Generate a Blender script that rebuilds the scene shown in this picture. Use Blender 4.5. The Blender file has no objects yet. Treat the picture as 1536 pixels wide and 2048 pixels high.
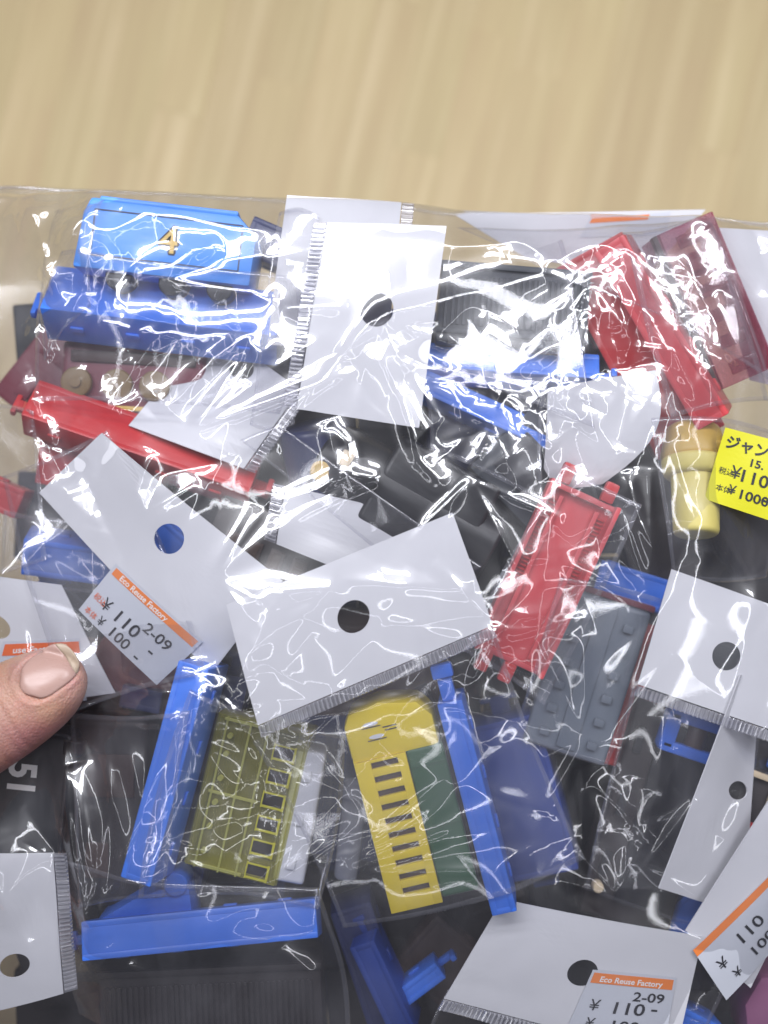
import bpy, bmesh, math, random
import numpy as np
from mathutils import Vector, Matrix
from mathutils.bvhtree import BVHTree
from mathutils.geometry import tessellate_polygon

R = math.radians
S = 0.01            # everything below is written in centimetres, the scene is in metres
random.seed(7)
rng = np.random.default_rng(11)
scene = bpy.context.scene
COL = scene.collection

# ------------------------------------------------------------------ camera, world, lamps, exposure
CAMZ, FOC, PXCM = 32.0, 29.0, 0.0125
cam_d = bpy.data.cameras.new('camera')
cam = bpy.data.objects.new('camera', cam_d); COL.objects.link(cam)
cam.location = (0, 0, CAMZ * S)
cam_d.sensor_fit = 'VERTICAL'; cam_d.sensor_height = 24.0; cam_d.sensor_width = 18.0
cam_d.lens = 24.0 * FOC / 25.6
cam_d.clip_start = 0.005; cam_d.clip_end = 20
cam_d.dof.use_dof = True; cam_d.dof.focus_distance = 28.2 * S; cam_d.dof.aperture_fstop = 4.0
scene.camera = cam

world = bpy.data.worlds.new('World'); scene.world = world; world.use_nodes = True
bg = world.node_tree.nodes['Background']
bg.inputs[0].default_value = (0.80, 0.82, 1.0, 1); bg.inputs[1].default_value = 0.135

def tube(x, y, z, lx, ly, power, rz=0, col=(0.93, 0.94, 1.0)):
    l = bpy.data.lights.new('key_and_streak_lamp', 'AREA'); l.shape = 'RECTANGLE'
    l.size = lx; l.size_y = ly; l.energy = power; l.color = col
    o = bpy.data.objects.new('key_and_streak_lamp', l); COL.objects.link(o)
    o.location = (x, y, z); o.rotation_euler = (0, 0, rz)
    d = Vector((0, 0.0, 0.03)) - Vector((x * .3, y, z)); o.rotation_euler = (math.atan2(-y, -z) + math.pi if False else R(0) - math.atan2(y, z), 0, rz)
    return o
tube(-0.16, 0.165, 0.38, 0.40, 0.034, 1.3)
tube(0.27, 0.150, 0.38, 0.18, 0.040, 0.7)
tube(0.05, 0.265, 0.36, 0.80, 0.040, 2.4)
tube(0.02, -0.140, 0.50, 0.60, 0.008, 0.12)  # this tube and the next added to raise streaks on the lower film
tube(0.02, -0.320, 0.50, 0.60, 0.011, 0.22)
tube(0.31, 0.10, 0.50, 0.014, 0.5, 0.30)  # lengthwise side tubes, added for more streaks across the film
tube(-0.25, 0.02, 0.50, 0.014, 0.6, 0.34)

scene.view_settings.view_transform = 'Standard'; scene.view_settings.look = 'None'
scene.view_settings.exposure = -0.27; scene.view_settings.gamma = 1.0
scene.render.engine = 'CYCLES'
cy = scene.cycles
cy.use_denoising = True; cy.max_bounces = 10; cy.transparent_max_bounces = 40
cy.glossy_bounces = 4; cy.diffuse_bounces = 3; cy.transmission_bounces = 6
cy.sample_clamp_indirect = 6; cy.caustics_reflective = False; cy.caustics_refractive = False

# ------------------------------------------------------------------ helpers
def W(px, py, z=3.0):
    k = PXCM * (CAMZ - z) / FOC
    return Vector(((px - 768) * k, (1024 - py) * k, z))

def tag(o, label=None, cat=None, group=None, kind=None):
    if label: o['label'] = label
    if cat: o['category'] = cat
    if group: o['group'] = group
    if kind: o['kind'] = kind
    return o

RANK = {}           # mesh objects that films drape over: object -> rank

def link(name, mesh, parent=None, rank=None, mat=None):
    o = bpy.data.objects.new(name, mesh); COL.objects.link(o)
    if mat is not None and not mesh.materials: mesh.materials.append(mat)
    if parent is not None: o.parent = parent
    if rank is not None: RANK[o] = rank
    return o

def mesh_from(name, verts, faces, mat=None, smooth=False):
    me = bpy.data.meshes.new(name)
    me.from_pydata([tuple(c * S for c in v) for v in verts], [], faces)
    if mat is not None: me.materials.append(mat)
    if smooth: me.polygons.foreach_set('use_smooth', [True] * len(me.polygons))
    me.update(); return me

class MB:
    """collects bevelled boxes, cylinders and prisms (in cm) into one mesh"""
    def __init__(s): s.bm = bmesh.new()
    def box(s, c, size, bev=0.04, rot=None, seg=2):
        r = bmesh.ops.create_cube(s.bm, size=1)
        vs = r['verts']
        bmesh.ops.scale(s.bm, vec=size, verts=vs)
        if bev:
            es = {e for v in vs for e in v.link_edges}
            rb = bmesh.ops.bevel(s.bm, geom=list(es), offset=min(bev, min(size) * .45), segments=seg, profile=.6, affect='EDGES', clamp_overlap=True)
            vs = list({v for f in rb['faces'] for v in f.verts} | {v for v in vs if v.is_valid})
        if rot is not None: bmesh.ops.rotate(s.bm, cent=(0, 0, 0), matrix=rot, verts=vs)
        bmesh.ops.translate(s.bm, vec=c, verts=vs)
        return s
    def cyl(s, p0, p1, r0, r1=None, n=24, bev=0.0):
        p0 = Vector(p0); p1 = Vector(p1); d = p1 - p0
        r = bmesh.ops.create_cone(s.bm, cap_ends=True, segments=n, radius1=r0, radius2=r0 if r1 is None else r1, depth=d.length)
        vs = r['verts']
        if bev:
            es = {e for v in vs for e in v.link_edges if len(e.link_faces) == 2 and e.calc_face_angle(0) > .9}
            rb = bmesh.ops.bevel(s.bm, geom=list(es), offset=bev, segments=3, profile=.5, affect='EDGES')
            vs = list({v for f in rb['faces'] for v in f.verts} | {v for v in vs if v.is_valid})
        q = d.to_track_quat('Z', 'Y').to_matrix()
        bmesh.ops.rotate(s.bm, cent=(0, 0, 0), matrix=q, verts=vs)
        bmesh.ops.translate(s.bm, vec=(p0 + p1) / 2, verts=vs)
        return s
    def prism(s, poly, y0, y1, bev=0.04, axis='y'):
        """poly of (x, z) pushed from y0 to y1"""
        def P(a, b, t): return (a, t, b) if axis == 'y' else ((t, a, b) if axis == 'x' else (a, b, t))
        va = [s.bm.verts.new(P(a, b, y0)) for a, b in poly]; vb = [s.bm.verts.new(P(a, b, y1)) for a, b in poly]
        n = len(poly); fs = [s.bm.faces.new(va), s.bm.faces.new(vb[::-1])]
        for i in range(n): fs.append(s.bm.faces.new((va[i], vb[i], vb[(i + 1) % n], va[(i + 1) % n])))
        bmesh.ops.recalc_face_normals(s.bm, faces=fs)
        if bev:
            es = {e for v in va + vb for e in v.link_edges}
            bmesh.ops.bevel(s.bm, geom=list(es), offset=bev, segments=2, profile=.6, affect='EDGES', clamp_overlap=True)
        return s
    def build(s, name, mat, parent=None, rank=None):
        me = bpy.data.meshes.new(name)
        bmesh.ops.scale(s.bm, vec=(S, S, S), verts=s.bm.verts)
        s.bm.to_mesh(me); s.bm.free()
        me.polygons.foreach_set('use_smooth', [True] * len(me.polygons))
        try: me.set_sharp_from_angle(angle=R(38))
        except Exception: pass
        me.materials.append(mat)
        return link(name, me, parent, rank)

def frame(name, A, B, roll, label, cat, group=None, up=.45):
    """an Empty at the toy's base end: local x runs from pixel point A to B, roll turns it about x"""
    a = W(A[0], A[1], A[2] + up); b = W(B[0], B[1], B[2] + up); a.z = A[2]; b.z = B[2]
    x = (b - a); L = x.length; x.normalize()
    z = Vector((0, 0, 1)); y = z.cross(x).normalized(); z = x.cross(y).normalized()
    m = Matrix((x, y, z)).transposed().to_4x4()
    m = Matrix.Translation(a * S) @ m @ Matrix.Rotation(R(roll), 4, 'X')
    e = bpy.data.objects.new(name, None); e.empty_display_size = .01; COL.objects.link(e)
    e.matrix_world = m
    tag(e, label, cat, group)
    return e, L

# ------------------------------------------------------------------ materials
def new_mat(name):
    m = bpy.data.materials.new(name); m.use_nodes = True
    nt = m.node_tree; return m, nt, nt.nodes, nt.links, nt.nodes['Principled BSDF']

def plastic(name, col, rough=.32, bump=.08, spec=.5, var=.18, scale=60, sss=0.0, scratch=True):
    m, nt, N, L, p = new_mat(name)
    tc = N.new('ShaderNodeTexCoord')
    n1 = N.new('ShaderNodeTexNoise'); n1.inputs['Scale'].default_value = scale * 1.0; n1.inputs['Detail'].default_value = 6
    L.new(tc.outputs['Object'], n1.inputs['Vector'])
    mx = N.new('ShaderNodeMix'); mx.data_type = 'RGBA'
    mx.inputs[6].default_value = (*[c * (1 - var) for c in col], 1); mx.inputs[7].default_value = (*[min(1, c * (1 + var) + .004) for c in col], 1)
    L.new(n1.outputs['Fac'], mx.inputs[0]); L.new(mx.outputs[2], p.inputs['Base Color'])
    n2 = N.new('ShaderNodeTexNoise'); n2.inputs['Scale'].default_value = 900; n2.inputs['Detail'].default_value = 4
    mp = N.new('ShaderNodeMapping'); mp.inputs['Scale'].default_value = (.25, 1, 1)
    L.new(tc.outputs['Object'], mp.inputs[0]); L.new(mp.outputs[0], n2.inputs['Vector'])
    mr = N.new('ShaderNodeMapRange'); mr.inputs[3].default_value = rough - .08; mr.inputs[4].default_value = rough + .16
    L.new(n2.outputs['Fac'], mr.inputs[0]); L.new(mr.outputs[0], p.inputs['Roughness'])
    b = N.new('ShaderNodeBump'); b.inputs['Strength'].default_value = bump; b.inputs['Distance'].default_value = .0004
    L.new(n2.outputs['Fac'], b.inputs['Height']); L.new(b.outputs[0], p.inputs['Normal'])
    p.inputs['Specular IOR Level'].default_value = spec
    return m

def film_mat(name, tint=(.965, .965, .975), base=.125, edge=.55, rough=.03, haze=.012, bumpd=.0004, bscale=40, bstr=.06):
    m, nt, N, L, p = new_mat(name); N.remove(p)
    out = N['Material Output']
    tr = N.new('ShaderNodeBsdfTransparent'); tr.inputs[0].default_value = (*tint, 1)
    df = N.new('ShaderNodeBsdfDiffuse'); df.inputs[0].default_value = (.82, .82, .90, 1)
    gl = N.new('ShaderNodeBsdfGlossy'); gl.inputs['Roughness'].default_value = rough; gl.inputs[0].default_value = (1, 1, 1, 1)
    lw = N.new('ShaderNodeLayerWeight'); lw.inputs[0].default_value = .5
    pw = N.new('ShaderNodeMath'); pw.operation = 'POWER'; pw.inputs[1].default_value = 3.2
    ma = N.new('ShaderNodeMath'); ma.operation = 'MULTIPLY_ADD'; ma.inputs[1].default_value = edge; ma.inputs[2].default_value = base
    tc = N.new('ShaderNodeTexCoord'); no = N.new('ShaderNodeTexNoise')
    no.inputs['Scale'].default_value = bscale; no.inputs['Detail'].default_value = 3; no.inputs['Distortion'].default_value = 1.2
    bp = N.new('ShaderNodeBump'); bp.inputs['Strength'].default_value = bstr; bp.inputs['Distance'].default_value = bumpd
    L.new(tc.outputs['Object'], no.inputs['Vector']); L.new(no.outputs['Fac'], bp.inputs['Height'])
    L.new(bp.outputs[0], gl.inputs['Normal']); L.new(bp.outputs[0], lw.inputs['Normal'])
    L.new(lw.outputs['Facing'], pw.inputs[0]); L.new(pw.outputs[0], ma.inputs[0])
    m1 = N.new('ShaderNodeMixShader')
    mpc = N.new('ShaderNodeMapping'); mpc.inputs['Rotation'].default_value = (0, 0, .9); mpc.inputs['Scale'].default_value = (1, .32, 1)
    nc = N.new('ShaderNodeTexNoise'); nc.inputs['Scale'].default_value = 55; nc.inputs['Detail'].default_value = 5; nc.inputs['Distortion'].default_value = .8
    hz = N.new('ShaderNodeMapRange'); hz.inputs[1].default_value = .44; hz.inputs[2].default_value = .78; hz.inputs[3].default_value = haze; hz.inputs[4].default_value = haze + .055
    L.new(tc.outputs['Object'], mpc.inputs[0]); L.new(mpc.outputs[0], nc.inputs['Vector']); L.new(nc.outputs['Fac'], hz.inputs[0]); L.new(hz.outputs[0], m1.inputs[0])
    L.new(tr.outputs[0], m1.inputs[1]); L.new(df.outputs[0], m1.inputs[2])
    g2 = N.new('ShaderNodeBsdfGlossy'); g2.inputs['Roughness'].default_value = .24; g2.inputs[0].default_value = (1, 1, 1, 1)
    L.new(bp.outputs[0], g2.inputs['Normal'])
    mg = N.new('ShaderNodeMixShader'); mg.inputs[0].default_value = .42; L.new(gl.outputs[0], mg.inputs[1]); L.new(g2.outputs[0], mg.inputs[2])
    m2 = N.new('ShaderNodeMixShader'); L.new(ma.outputs[0], m2.inputs[0])
    L.new(m1.outputs[0], m2.inputs[1]); L.new(mg.outputs[0], m2.inputs[2])
    L.new(m2.outputs[0], out.inputs[0])
    return m

def clear_plastic(name, tint, base=.10, rough=.12, col=(.3, .3, .05), body=.18):
    m, nt, N, L, p = new_mat(name); out = N['Material Output']
    tr = N.new('ShaderNodeBsdfTransparent'); tr.inputs[0].default_value = (*tint, 1)
    p.inputs['Base Color'].default_value = (*col, 1); p.inputs['Roughness'].default_value = rough
    mx = N.new('ShaderNodeMixShader'); lw = N.new('ShaderNodeLayerWeight'); lw.inputs[0].default_value = .5
    ma = N.new('ShaderNodeMath'); ma.operation = 'MULTIPLY_ADD'; ma.inputs[1].default_value = .5; ma.inputs[2].default_value = body
    L.new(lw.outputs['Facing'], ma.inputs[0]); L.new(ma.outputs[0], mx.inputs[0])
    L.new(tr.outputs[0], mx.inputs[1]); L.new(p.outputs[0], mx.inputs[2]); L.new(mx.outputs[0], out.inputs[0])
    return m

M = {}
M['blue'] = plastic('blue_plastic', (.040, .160, .68), .34)
M['blue2'] = plastic('pale_blue_plastic', (.06, .21, .82), .30)
M['sky'] = plastic('light_blue_plastic', (.07, .29, .86), .28)
M['deep_blue'] = plastic('deep_blue_plastic', (.018, .05, .27), .4)
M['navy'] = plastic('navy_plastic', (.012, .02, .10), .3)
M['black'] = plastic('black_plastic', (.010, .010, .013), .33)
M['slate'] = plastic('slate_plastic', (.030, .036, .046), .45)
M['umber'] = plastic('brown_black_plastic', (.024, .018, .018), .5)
M['brown'] = plastic('brown_plastic', (.055, .028, .022), .4)
M['red'] = plastic('red_plastic', (.56, .032, .034), .30)
M['pink'] = plastic('rose_red_plastic', (.66, .075, .085), .32)
M['maroon'] = plastic('maroon_plastic', (.16, .014, .03), .35)
M['grey'] = plastic('grey_plastic', (.16, .19, .23), .38)
M['white'] = plastic('white_plastic', (.70, .71, .76), .3)
M['yellow'] = plastic('yellow_plastic', (.74, .56, .010), .34)
M['butter'] = plastic('butter_plastic', (.78, .66, .17), .4)
M['gold'] = plastic('gold_plastic', (.62, .40, .06), .35)
M['dim_gold'] = plastic('dimmed_gold_plastic', (.19, .115, .03), .4)  # wheel gold darkened in its colour to look dim beneath the film
M['green'] = plastic('green_plastic', (.008, .075, .022), .4)
M['magenta'] = plastic('magenta_plastic', (.30, .10, .21), .35)
M['beige'] = plastic('beige_plastic', (.62, .50, .34), .4)
M['pane'] = plastic('dark_pane_plastic', (.06, .032, .02), .2)
M['orange'] = plastic('orange_print', (.80, .22, .045), .5, bump=.02, var=.05)
M['orange_red'] = plastic('orange_red_print', (.78, .14, .03), .5, bump=.02, var=.05)
M['ink'] = plastic('black_ink', (.022, .022, .028), .5, bump=.0, var=.3, scale=900)
M['lining'] = plastic('lining_print', (.04, .07, .14), .5, bump=.0)
M['label'] = plastic('white_label_paper', (.56, .58, .64), .40, bump=.03, var=.03)
M['letter'] = plastic('pale_letter_print', (.82, .78, .76), .5, bump=0, var=.02)
M['yellow_paper'] = plastic('yellow_sticker_paper', (.64, .61, .010), .42, bump=.03, var=.04)
M['film'] = film_mat('outer_bag_film')
M['film_in'] = film_mat('inner_bag_film', base=.085, rough=.035, bscale=50, bumpd=.0004, haze=.010, bstr=.06)
M['film_back'] = film_mat('back_film', base=.05, rough=.12, haze=.05, bstr=.1)
M['seam'] = film_mat('seam_film', tint=(.95, .95, .97), base=.10, edge=.6, rough=.08, haze=.05)
M['crimp'] = film_mat('crimp_film', tint=(.80, .80, .85), base=.16, edge=1.2, rough=.10, haze=.34, bstr=.05)
M['clear_yellow'] = clear_plastic('clear_yellow_plastic', (.88, .88, .62), rough=.06, body=.11, col=(.85, .80, .22))
M['clear_glint'] = clear_plastic('clear_yellow_glint', (.9, .9, .6), rough=.06, body=.30, col=(.85, .85, .30))  # brighter clear yellow, imitates glints along the edges by colour
M['clear_rose'] = clear_plastic('clear_rose_plastic', (.84, .62, .68), col=(.45, .10, .15))
M['frosted'] = clear_plastic('frosted_clear_plastic', (.80, .82, .88), col=(.6, .62, .70), body=.35)

def card_mat():
    m, nt, N, L, p = new_mat('white_card')
    tc = N.new('ShaderNodeTexCoord'); n = N.new('ShaderNodeTexNoise'); n.inputs['Scale'].default_value = 28; n.inputs['Detail'].default_value = 5
    L.new(tc.outputs['Object'], n.inputs['Vector'])
    cr = N.new('ShaderNodeMix'); cr.data_type = 'RGBA'; cr.inputs[6].default_value = (.60, .60, .635, 1); cr.inputs[7].default_value = (.69, .69, .725, 1)
    L.new(n.outputs['Fac'], cr.inputs[0]); L.new(cr.outputs[2], p.inputs['Base Color'])
    p.inputs['Roughness'].default_value = .38
    b = N.new('ShaderNodeBump'); b.inputs['Strength'].default_value = .22; b.inputs['Distance'].default_value = .003
    n2 = N.new('ShaderNodeTexNoise'); n2.inputs['Scale'].default_value = 45; L.new(tc.outputs['Object'], n2.inputs['Vector'])
    L.new(n2.outputs['Fac'], b.inputs['Height']); L.new(b.outputs[0], p.inputs['Normal'])
    return m
M['card'] = card_mat()

def wood_mat():
    m, nt, N, L, p = new_mat('laminated_wood')
    tc = N.new('ShaderNodeTexCoord')
    info = N.new('ShaderNodeObjectInfo')
    mp = N.new('ShaderNodeMapping'); mp.inputs['Scale'].default_value = (26, 1.3, 1)
    ad = N.new('ShaderNodeVectorMath'); ad.operation = 'ADD'
    ml = N.new('ShaderNodeMath'); ml.operation = 'MULTIPLY'; ml.inputs[1].default_value = 37
    L.new(info.outputs['Random'], ml.inputs[0]); L.new(tc.outputs['Object'], ad.inputs[0]); L.new(ml.outputs[0], ad.inputs[1])
    L.new(ad.outputs[0], mp.inputs[0])
    n = N.new('ShaderNodeTexNoise'); n.inputs['Scale'].default_value = 5; n.inputs['Detail'].default_value = 7; n.inputs['Roughness'].default_value = .62
    L.new(mp.outputs[0], n.inputs['Vector'])
    n3 = N.new('ShaderNodeTexNoise'); n3.inputs['Scale'].default_value = 9; n3.inputs['Detail'].default_value = 3
    L.new(tc.outputs['Object'], n3.inputs['Vector'])
    cr = N.new('ShaderNodeValToRGB')
    e = cr.color_ramp.elements
    e[0].position = .28; e[0].color = (.60, .46, .245, 1); e[1].position = .75; e[1].color = (.80, .66, .385, 1)
    k = e.new(.52); k.color = (.66, .53, .28, 1)
    L.new(n.outputs['Fac'], cr.inputs[0])
    hs = N.new('ShaderNodeHueSaturation')
    mr = N.new('ShaderNodeMapRange'); mr.inputs[3].default_value = .95; mr.inputs[4].default_value = 1.05
    L.new(info.outputs['Random'], mr.inputs[0]); L.new(mr.outputs[0], hs.inputs['Value'])
    mh = N.new('ShaderNodeMapRange'); mh.inputs[3].default_value = .485; mh.inputs[4].default_value = .508
    L.new(n3.outputs['Fac'], mh.inputs[0]); L.new(mh.outputs[0], hs.inputs['Hue'])
    L.new(cr.outputs[0], hs.inputs['Color']); L.new(hs.outputs[0], p.inputs['Base Color'])
    p.inputs['Roughness'].default_value = .55
    return m
M['wood'] = wood_mat()

def skin_mat():
    m, nt, N, L, p = new_mat('skin')
    tc = N.new('ShaderNodeTexCoord')
    n = N.new('ShaderNodeTexNoise'); n.inputs['Scale'].default_value = 110; n.inputs['Detail'].default_value = 6
    L.new(tc.outputs['Object'], n.inputs['Vector'])
    n1 = N.new('ShaderNodeTexNoise'); n1.inputs['Scale'].default_value = 55; n1.inputs['Detail'].default_value = 2
    L.new(tc.outputs['Object'], n1.inputs['Vector'])
    cr = N.new('ShaderNodeValToRGB'); e = cr.color_ramp.elements
    e[0].position = .36; e[0].color = (.36, .15, .125, 1); e[1].position = .62; e[1].color = (.48, .28, .215, 1)
    L.new(n1.outputs['Fac'], cr.inputs[0])
    mx = N.new('ShaderNodeMix'); mx.data_type = 'RGBA'; mx.blend_type = 'OVERLAY'; mx.inputs[0].default_value = .22
    L.new(cr.outputs[0], mx.inputs[6]); L.new(n.outputs['Color'], mx.inputs[7]); L.new(mx.outputs[2], p.inputs['Base Color'])
    p.inputs['Roughness'].default_value = .48
    p.inputs['Subsurface Weight'].default_value = .25; p.inputs['Subsurface Radius'].default_value = (.004, .0015, .0008); p.inputs['Subsurface Scale'].default_value = .6
    v = N.new('ShaderNodeTexVoronoi'); v.inputs['Scale'].default_value = 1700; L.new(tc.outputs['Object'], v.inputs['Vector'])
    mp = N.new('ShaderNodeMapping'); mp.inputs['Rotation'].default_value = (0, 0, R(35)); mp.inputs['Scale'].default_value = (3.2, .5, 1)
    w = N.new('ShaderNodeTexNoise'); w.inputs['Scale'].default_value = 190; w.inputs['Detail'].default_value = 5
    L.new(tc.outputs['Object'], mp.inputs[0]); L.new(mp.outputs[0], w.inputs['Vector'])
    a = N.new('ShaderNodeMath'); a.operation = 'ADD'; L.new(v.outputs['Distance'], a.inputs[0]); L.new(w.outputs['Fac'], a.inputs[1])
    b = N.new('ShaderNodeBump'); b.inputs['Strength'].default_value = .42; b.inputs['Distance'].default_value = .0004
    L.new(a.outputs[0], b.inputs['Height']); L.new(b.outputs[0], p.inputs['Normal'])
    return m
M['skin'] = skin_mat()
M['nail'] = plastic('thumbnail', (.46, .29, .245), .25, bump=.06, var=.08, scale=120)
M['nail_tip'] = plastic('thumbnail_free_edge', (.44, .34, .25), .35, bump=.05)

# ------------------------------------------------------------------ the wooden table top, laid in strips
def build_table():
    root = bpy.data.objects.new('table_top', None); COL.objects.link(root)
    root.location = (0, 0, -.190); root.rotation_euler = (0, 0, R(-13)); tag(root, kind='structure')
    bw = 2.1
    b = MB(); b.box((0, 0, -1.6), (130, 110, 2.0), 0)
    o = b.build('table_core', M['wood'], root)
    protos = {}
    for i in range(-26, 27):
        y = -52 + random.uniform(0, 14)
        while y < 50:
            ln = random.choice((14, 19, 24, 30))
            if ln not in protos:
                b = MB(); b.box((0, 0, 0), (bw - .004, ln - .004, 1.2), .004, seg=1); k = b.build('wood_strip', M['wood'], root); protos[ln] = k; used = False
                k['_'] = 0; del k['_']
            else:
                k = protos[ln].copy(); COL.objects.link(k); k.parent = root
            k.location = (i * bw * S, (y + ln / 2) * S, random.uniform(-.02, .02) * S)
            y += ln
build_table()

# ------------------------------------------------------------------ toys
def coupler(L, h, w, mat, root, rank, ends='AB'):
    """hook at one end and loop at the other, each a part"""
    if ends != 'A':
        b = MB(); b.box((L + .22, 0, h * .35), (.5, w * .34, .22), .05); b.box((L + .42, 0, h * .35 + .2), (.16, w * .34, .36), .05)
        b.build('coupler', mat, root, rank)
    elif w < .7:
        b = MB(); b.box((-.45, 0, h - .3), (.9, .36, .3), .06); b.box((-.75, 0, h - .2), (.34, .52, .3), .06)
        b.build('coupler', mat, root, rank); return
    if ends == 'B': return
    b = MB(); b.box((-.2, 0, h * .35), (.45, w * .26, .2), .05); b.box((-.4, 0, h * .35), (.14, w * .5, .22), .05)
    b.build('coupler', mat, root, rank)

def make_chassis(A, B, roll, w, h, mat, label, rank, group=None, hollow=True, couplers=True, slots=4, cat='toy chassis', name='toy_chassis', wheels=None):
    root, L = frame(name, A, B, roll, label, cat, group)
    b = MB()
    t = .16
    if hollow:
        b.box((L / 2, w / 2 - t / 2, h / 2), (L, t, h), .05); b.box((L / 2, -w / 2 + t / 2, h / 2), (L, t, h), .05)
        b.box((t / 2, 0, h / 2), (t, w - .1, h - .02), .04); b.box((L - t / 2, 0, h / 2), (t, w - .1, h - .02), .04)
        b.box((L / 2, 0, h - .12), (L - .1, w - .1, .2), .03)
    else:
        b.box((L / 2, 0, h / 2), (L, w, h), .09, seg=3)
    b.build('tray', mat, root, rank)
    if couplers: coupler(L, h, w, mat, root, rank, couplers if isinstance(couplers, str) else 'AB')
    lug = None
    for i in range(slots):
        for s in (-1, 1):
            x = L * (i + .6) / (slots + .2)
            if lug is None:
                b = MB(); b.box((0, 0, 0), (.34, .07, .16), .02, seg=1); lug = b.build('lug', mat, root); k = lug
            else:
                k = lug.copy(); COL.objects.link(k); k.parent = root
            k.location = (x * S, s * (w / 2 + .02) * S, h * .45 * S)
    if wheels:
        first = None
        for x in (.2, .8):
            for s in (-1, 1):
                if first is None:
                    b = MB(); b.cyl((0, -.11, 0), (0, .11, 0), .36, n=28, bev=.04); b.cyl((0, -.14, 0), (0, .14, 0), .13, n=16)
                    first = b.build('wheel', wheels, root); k = first
                else:
                    k = first.copy(); COL.objects.link(k); k.parent = root
                k.location = (L * x * S, s * (w / 2 - .2) * S, -.05 * S)
    return root, L

def planked_wagon(A, B, roll, w, h, mat, label, rank, pitch=.145, roof=True, cat='toy wagon', face='z'):
    """goods wagon shell, its big boarded side turned up to the camera"""
    root, L = frame('toy_wagon', A, B, roll, label, cat)
    b = MB(); b.box((L / 2, 0, h / 2), (L, w, h), .08); b.build('body', mat, root, rank)
    n = int((L - .3) / pitch); p0 = None
    for i in range(n):
        if p0 is None:
            b = MB(); b.box((0, 0, 0), (pitch * .74, w * .62, .07), .018, seg=1); p0 = b.build('plank', mat, root); k = p0
        else: k = p0.copy(); COL.objects.link(k); k.parent = root
        k.location = ((.15 + pitch * (i + .5)) * S, w * .03 * S, (h + .012 + .012 * random.random()) * S)
    for yy, nm, hh in ((w / 2 - .09, 'roof_rail', .16), (-w * .36, 'sole_bar', .12)):
        b = MB(); b.box((L / 2, yy, h + .03), (L + .06, hh, .14), .03); b.build(nm, mat, root)
    for x in (.05, .33, .66, .95):
        b = MB(); b.box((L * x, 0, h + .045), (.10, w * .66, .09), .02, seg=1); b.build('corner_post', mat, root)
    for x in (.16, .5, .84):
        b = MB(); b.box((L * x, -w * .47, h * .98), (L * .17, .22, .16), .03); b.build('axle_box', M['black'], root)
    return root, L

def printed_text(body, size, mat, name, parent, P, x0, y0, bold=0.0, dz=.03, xs=1.0, rot=0.0, mirror=False, align='LEFT', sub=True):
    """lettering as thin mesh: glyphs laid out in local cm (x right, y up from x0,y0) and mapped by P(x, y, dz)"""
    cu = bpy.data.curves.new('lettering', 'FONT'); cu.body = body; cu.size = size; cu.offset = bold; cu.align_x = align
    cu.resolution_u = 3
    o = bpy.data.objects.new('lettering', cu); COL.objects.link(o)
    bpy.context.view_layer.update()
    dg = bpy.context.evaluated_depsgraph_get(); me = o.evaluated_get(dg).to_mesh()
    vs = [v.co.copy() for v in me.vertices]; fs = [tuple(p.vertices) for p in me.polygons]
    o.evaluated_get(dg).to_mesh_clear(); bpy.data.objects.remove(o); bpy.data.curves.remove(cu)
    if not vs: return None
    c, s_ = math.cos(rot), math.sin(rot)
    out = []
    for v in vs:
        x, y = v.x * xs, v.y
        out.append(P(x0 + x * c - y * s_, y0 + x * s_ + y * c, dz))
    me = mesh_from(name, out, fs, mat)
    return link(name, me, parent)

# --- toy 1: light blue tender with a yellow 4, on a blue chassis
def tender():
    root, L = frame('toy_tender', (168, 478, 1.9), (516, 518, 1.9), 0, 'light blue toy tender marked with a yellow number 4', 'toy tender', up=.9)
    w, h = 1.72, 1.7
    b = MB(); b.prism([(.0, -w / 2), (L - .03, -w / 2), (L + .02, w * .22), (L - .5, w / 2), (.28, w / 2 + .04), (.12, w * .3)], 0, h, .10, axis='z')
    b.build('body', M['sky'], root, 2)
    b = MB(); b.box((L / 2, w / 2 + .02, h - .25), (L - 1.0, .14, .5), .05); b.build('coal_rail', M['sky'], root, 2)
    def P(x, y, z): return (x, y, h + .012 + z)
    x0, x1, y0, y1 = .42, L - .35, -.52, .60
    b = MB()
    for cx, cy, sx, sy in (((x0 + x1) / 2, y0, x1 - x0, .035), ((x0 + x1) / 2, y1, x1 - x0, .035), (x0, (y0 + y1) / 2, .035, y1 - y0), (x1, (y0 + y1) / 2, .035, y1 - y0)):
        b.box((cx, cy, h + .006), (sx, sy, .02), 0)
    b.build('lining', M['lining'], root)
    for q in range(6):
        a_ = q * math.pi / 3
        printed_text('4', .92, M['ink'], 'number_outline', root, P, L * .47 + .045 * math.cos(a_), -.27 + .045 * math.sin(a_), bold=.01, dz=.004 + .001 * q)
    printed_text('4', .92, M['gold'], 'number', root, P, L * .47, -.27, bold=.008, dz=.016)
    for x in (.25, .55, .82):
        b = MB(); b.cyl((L * x, -w / 2 - .08, .3), (L * x, -w / 2 - .08, h - .25), .33, n=26, bev=.04); b.build('wheel', M['black'], root, 2)
tender()
make_chassis((100, 630, 1.9), (560, 684, 1.9), -34, 1.5, 1.15, M['blue2'], 'blue toy chassis lying under the light blue tender', 2)
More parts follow.
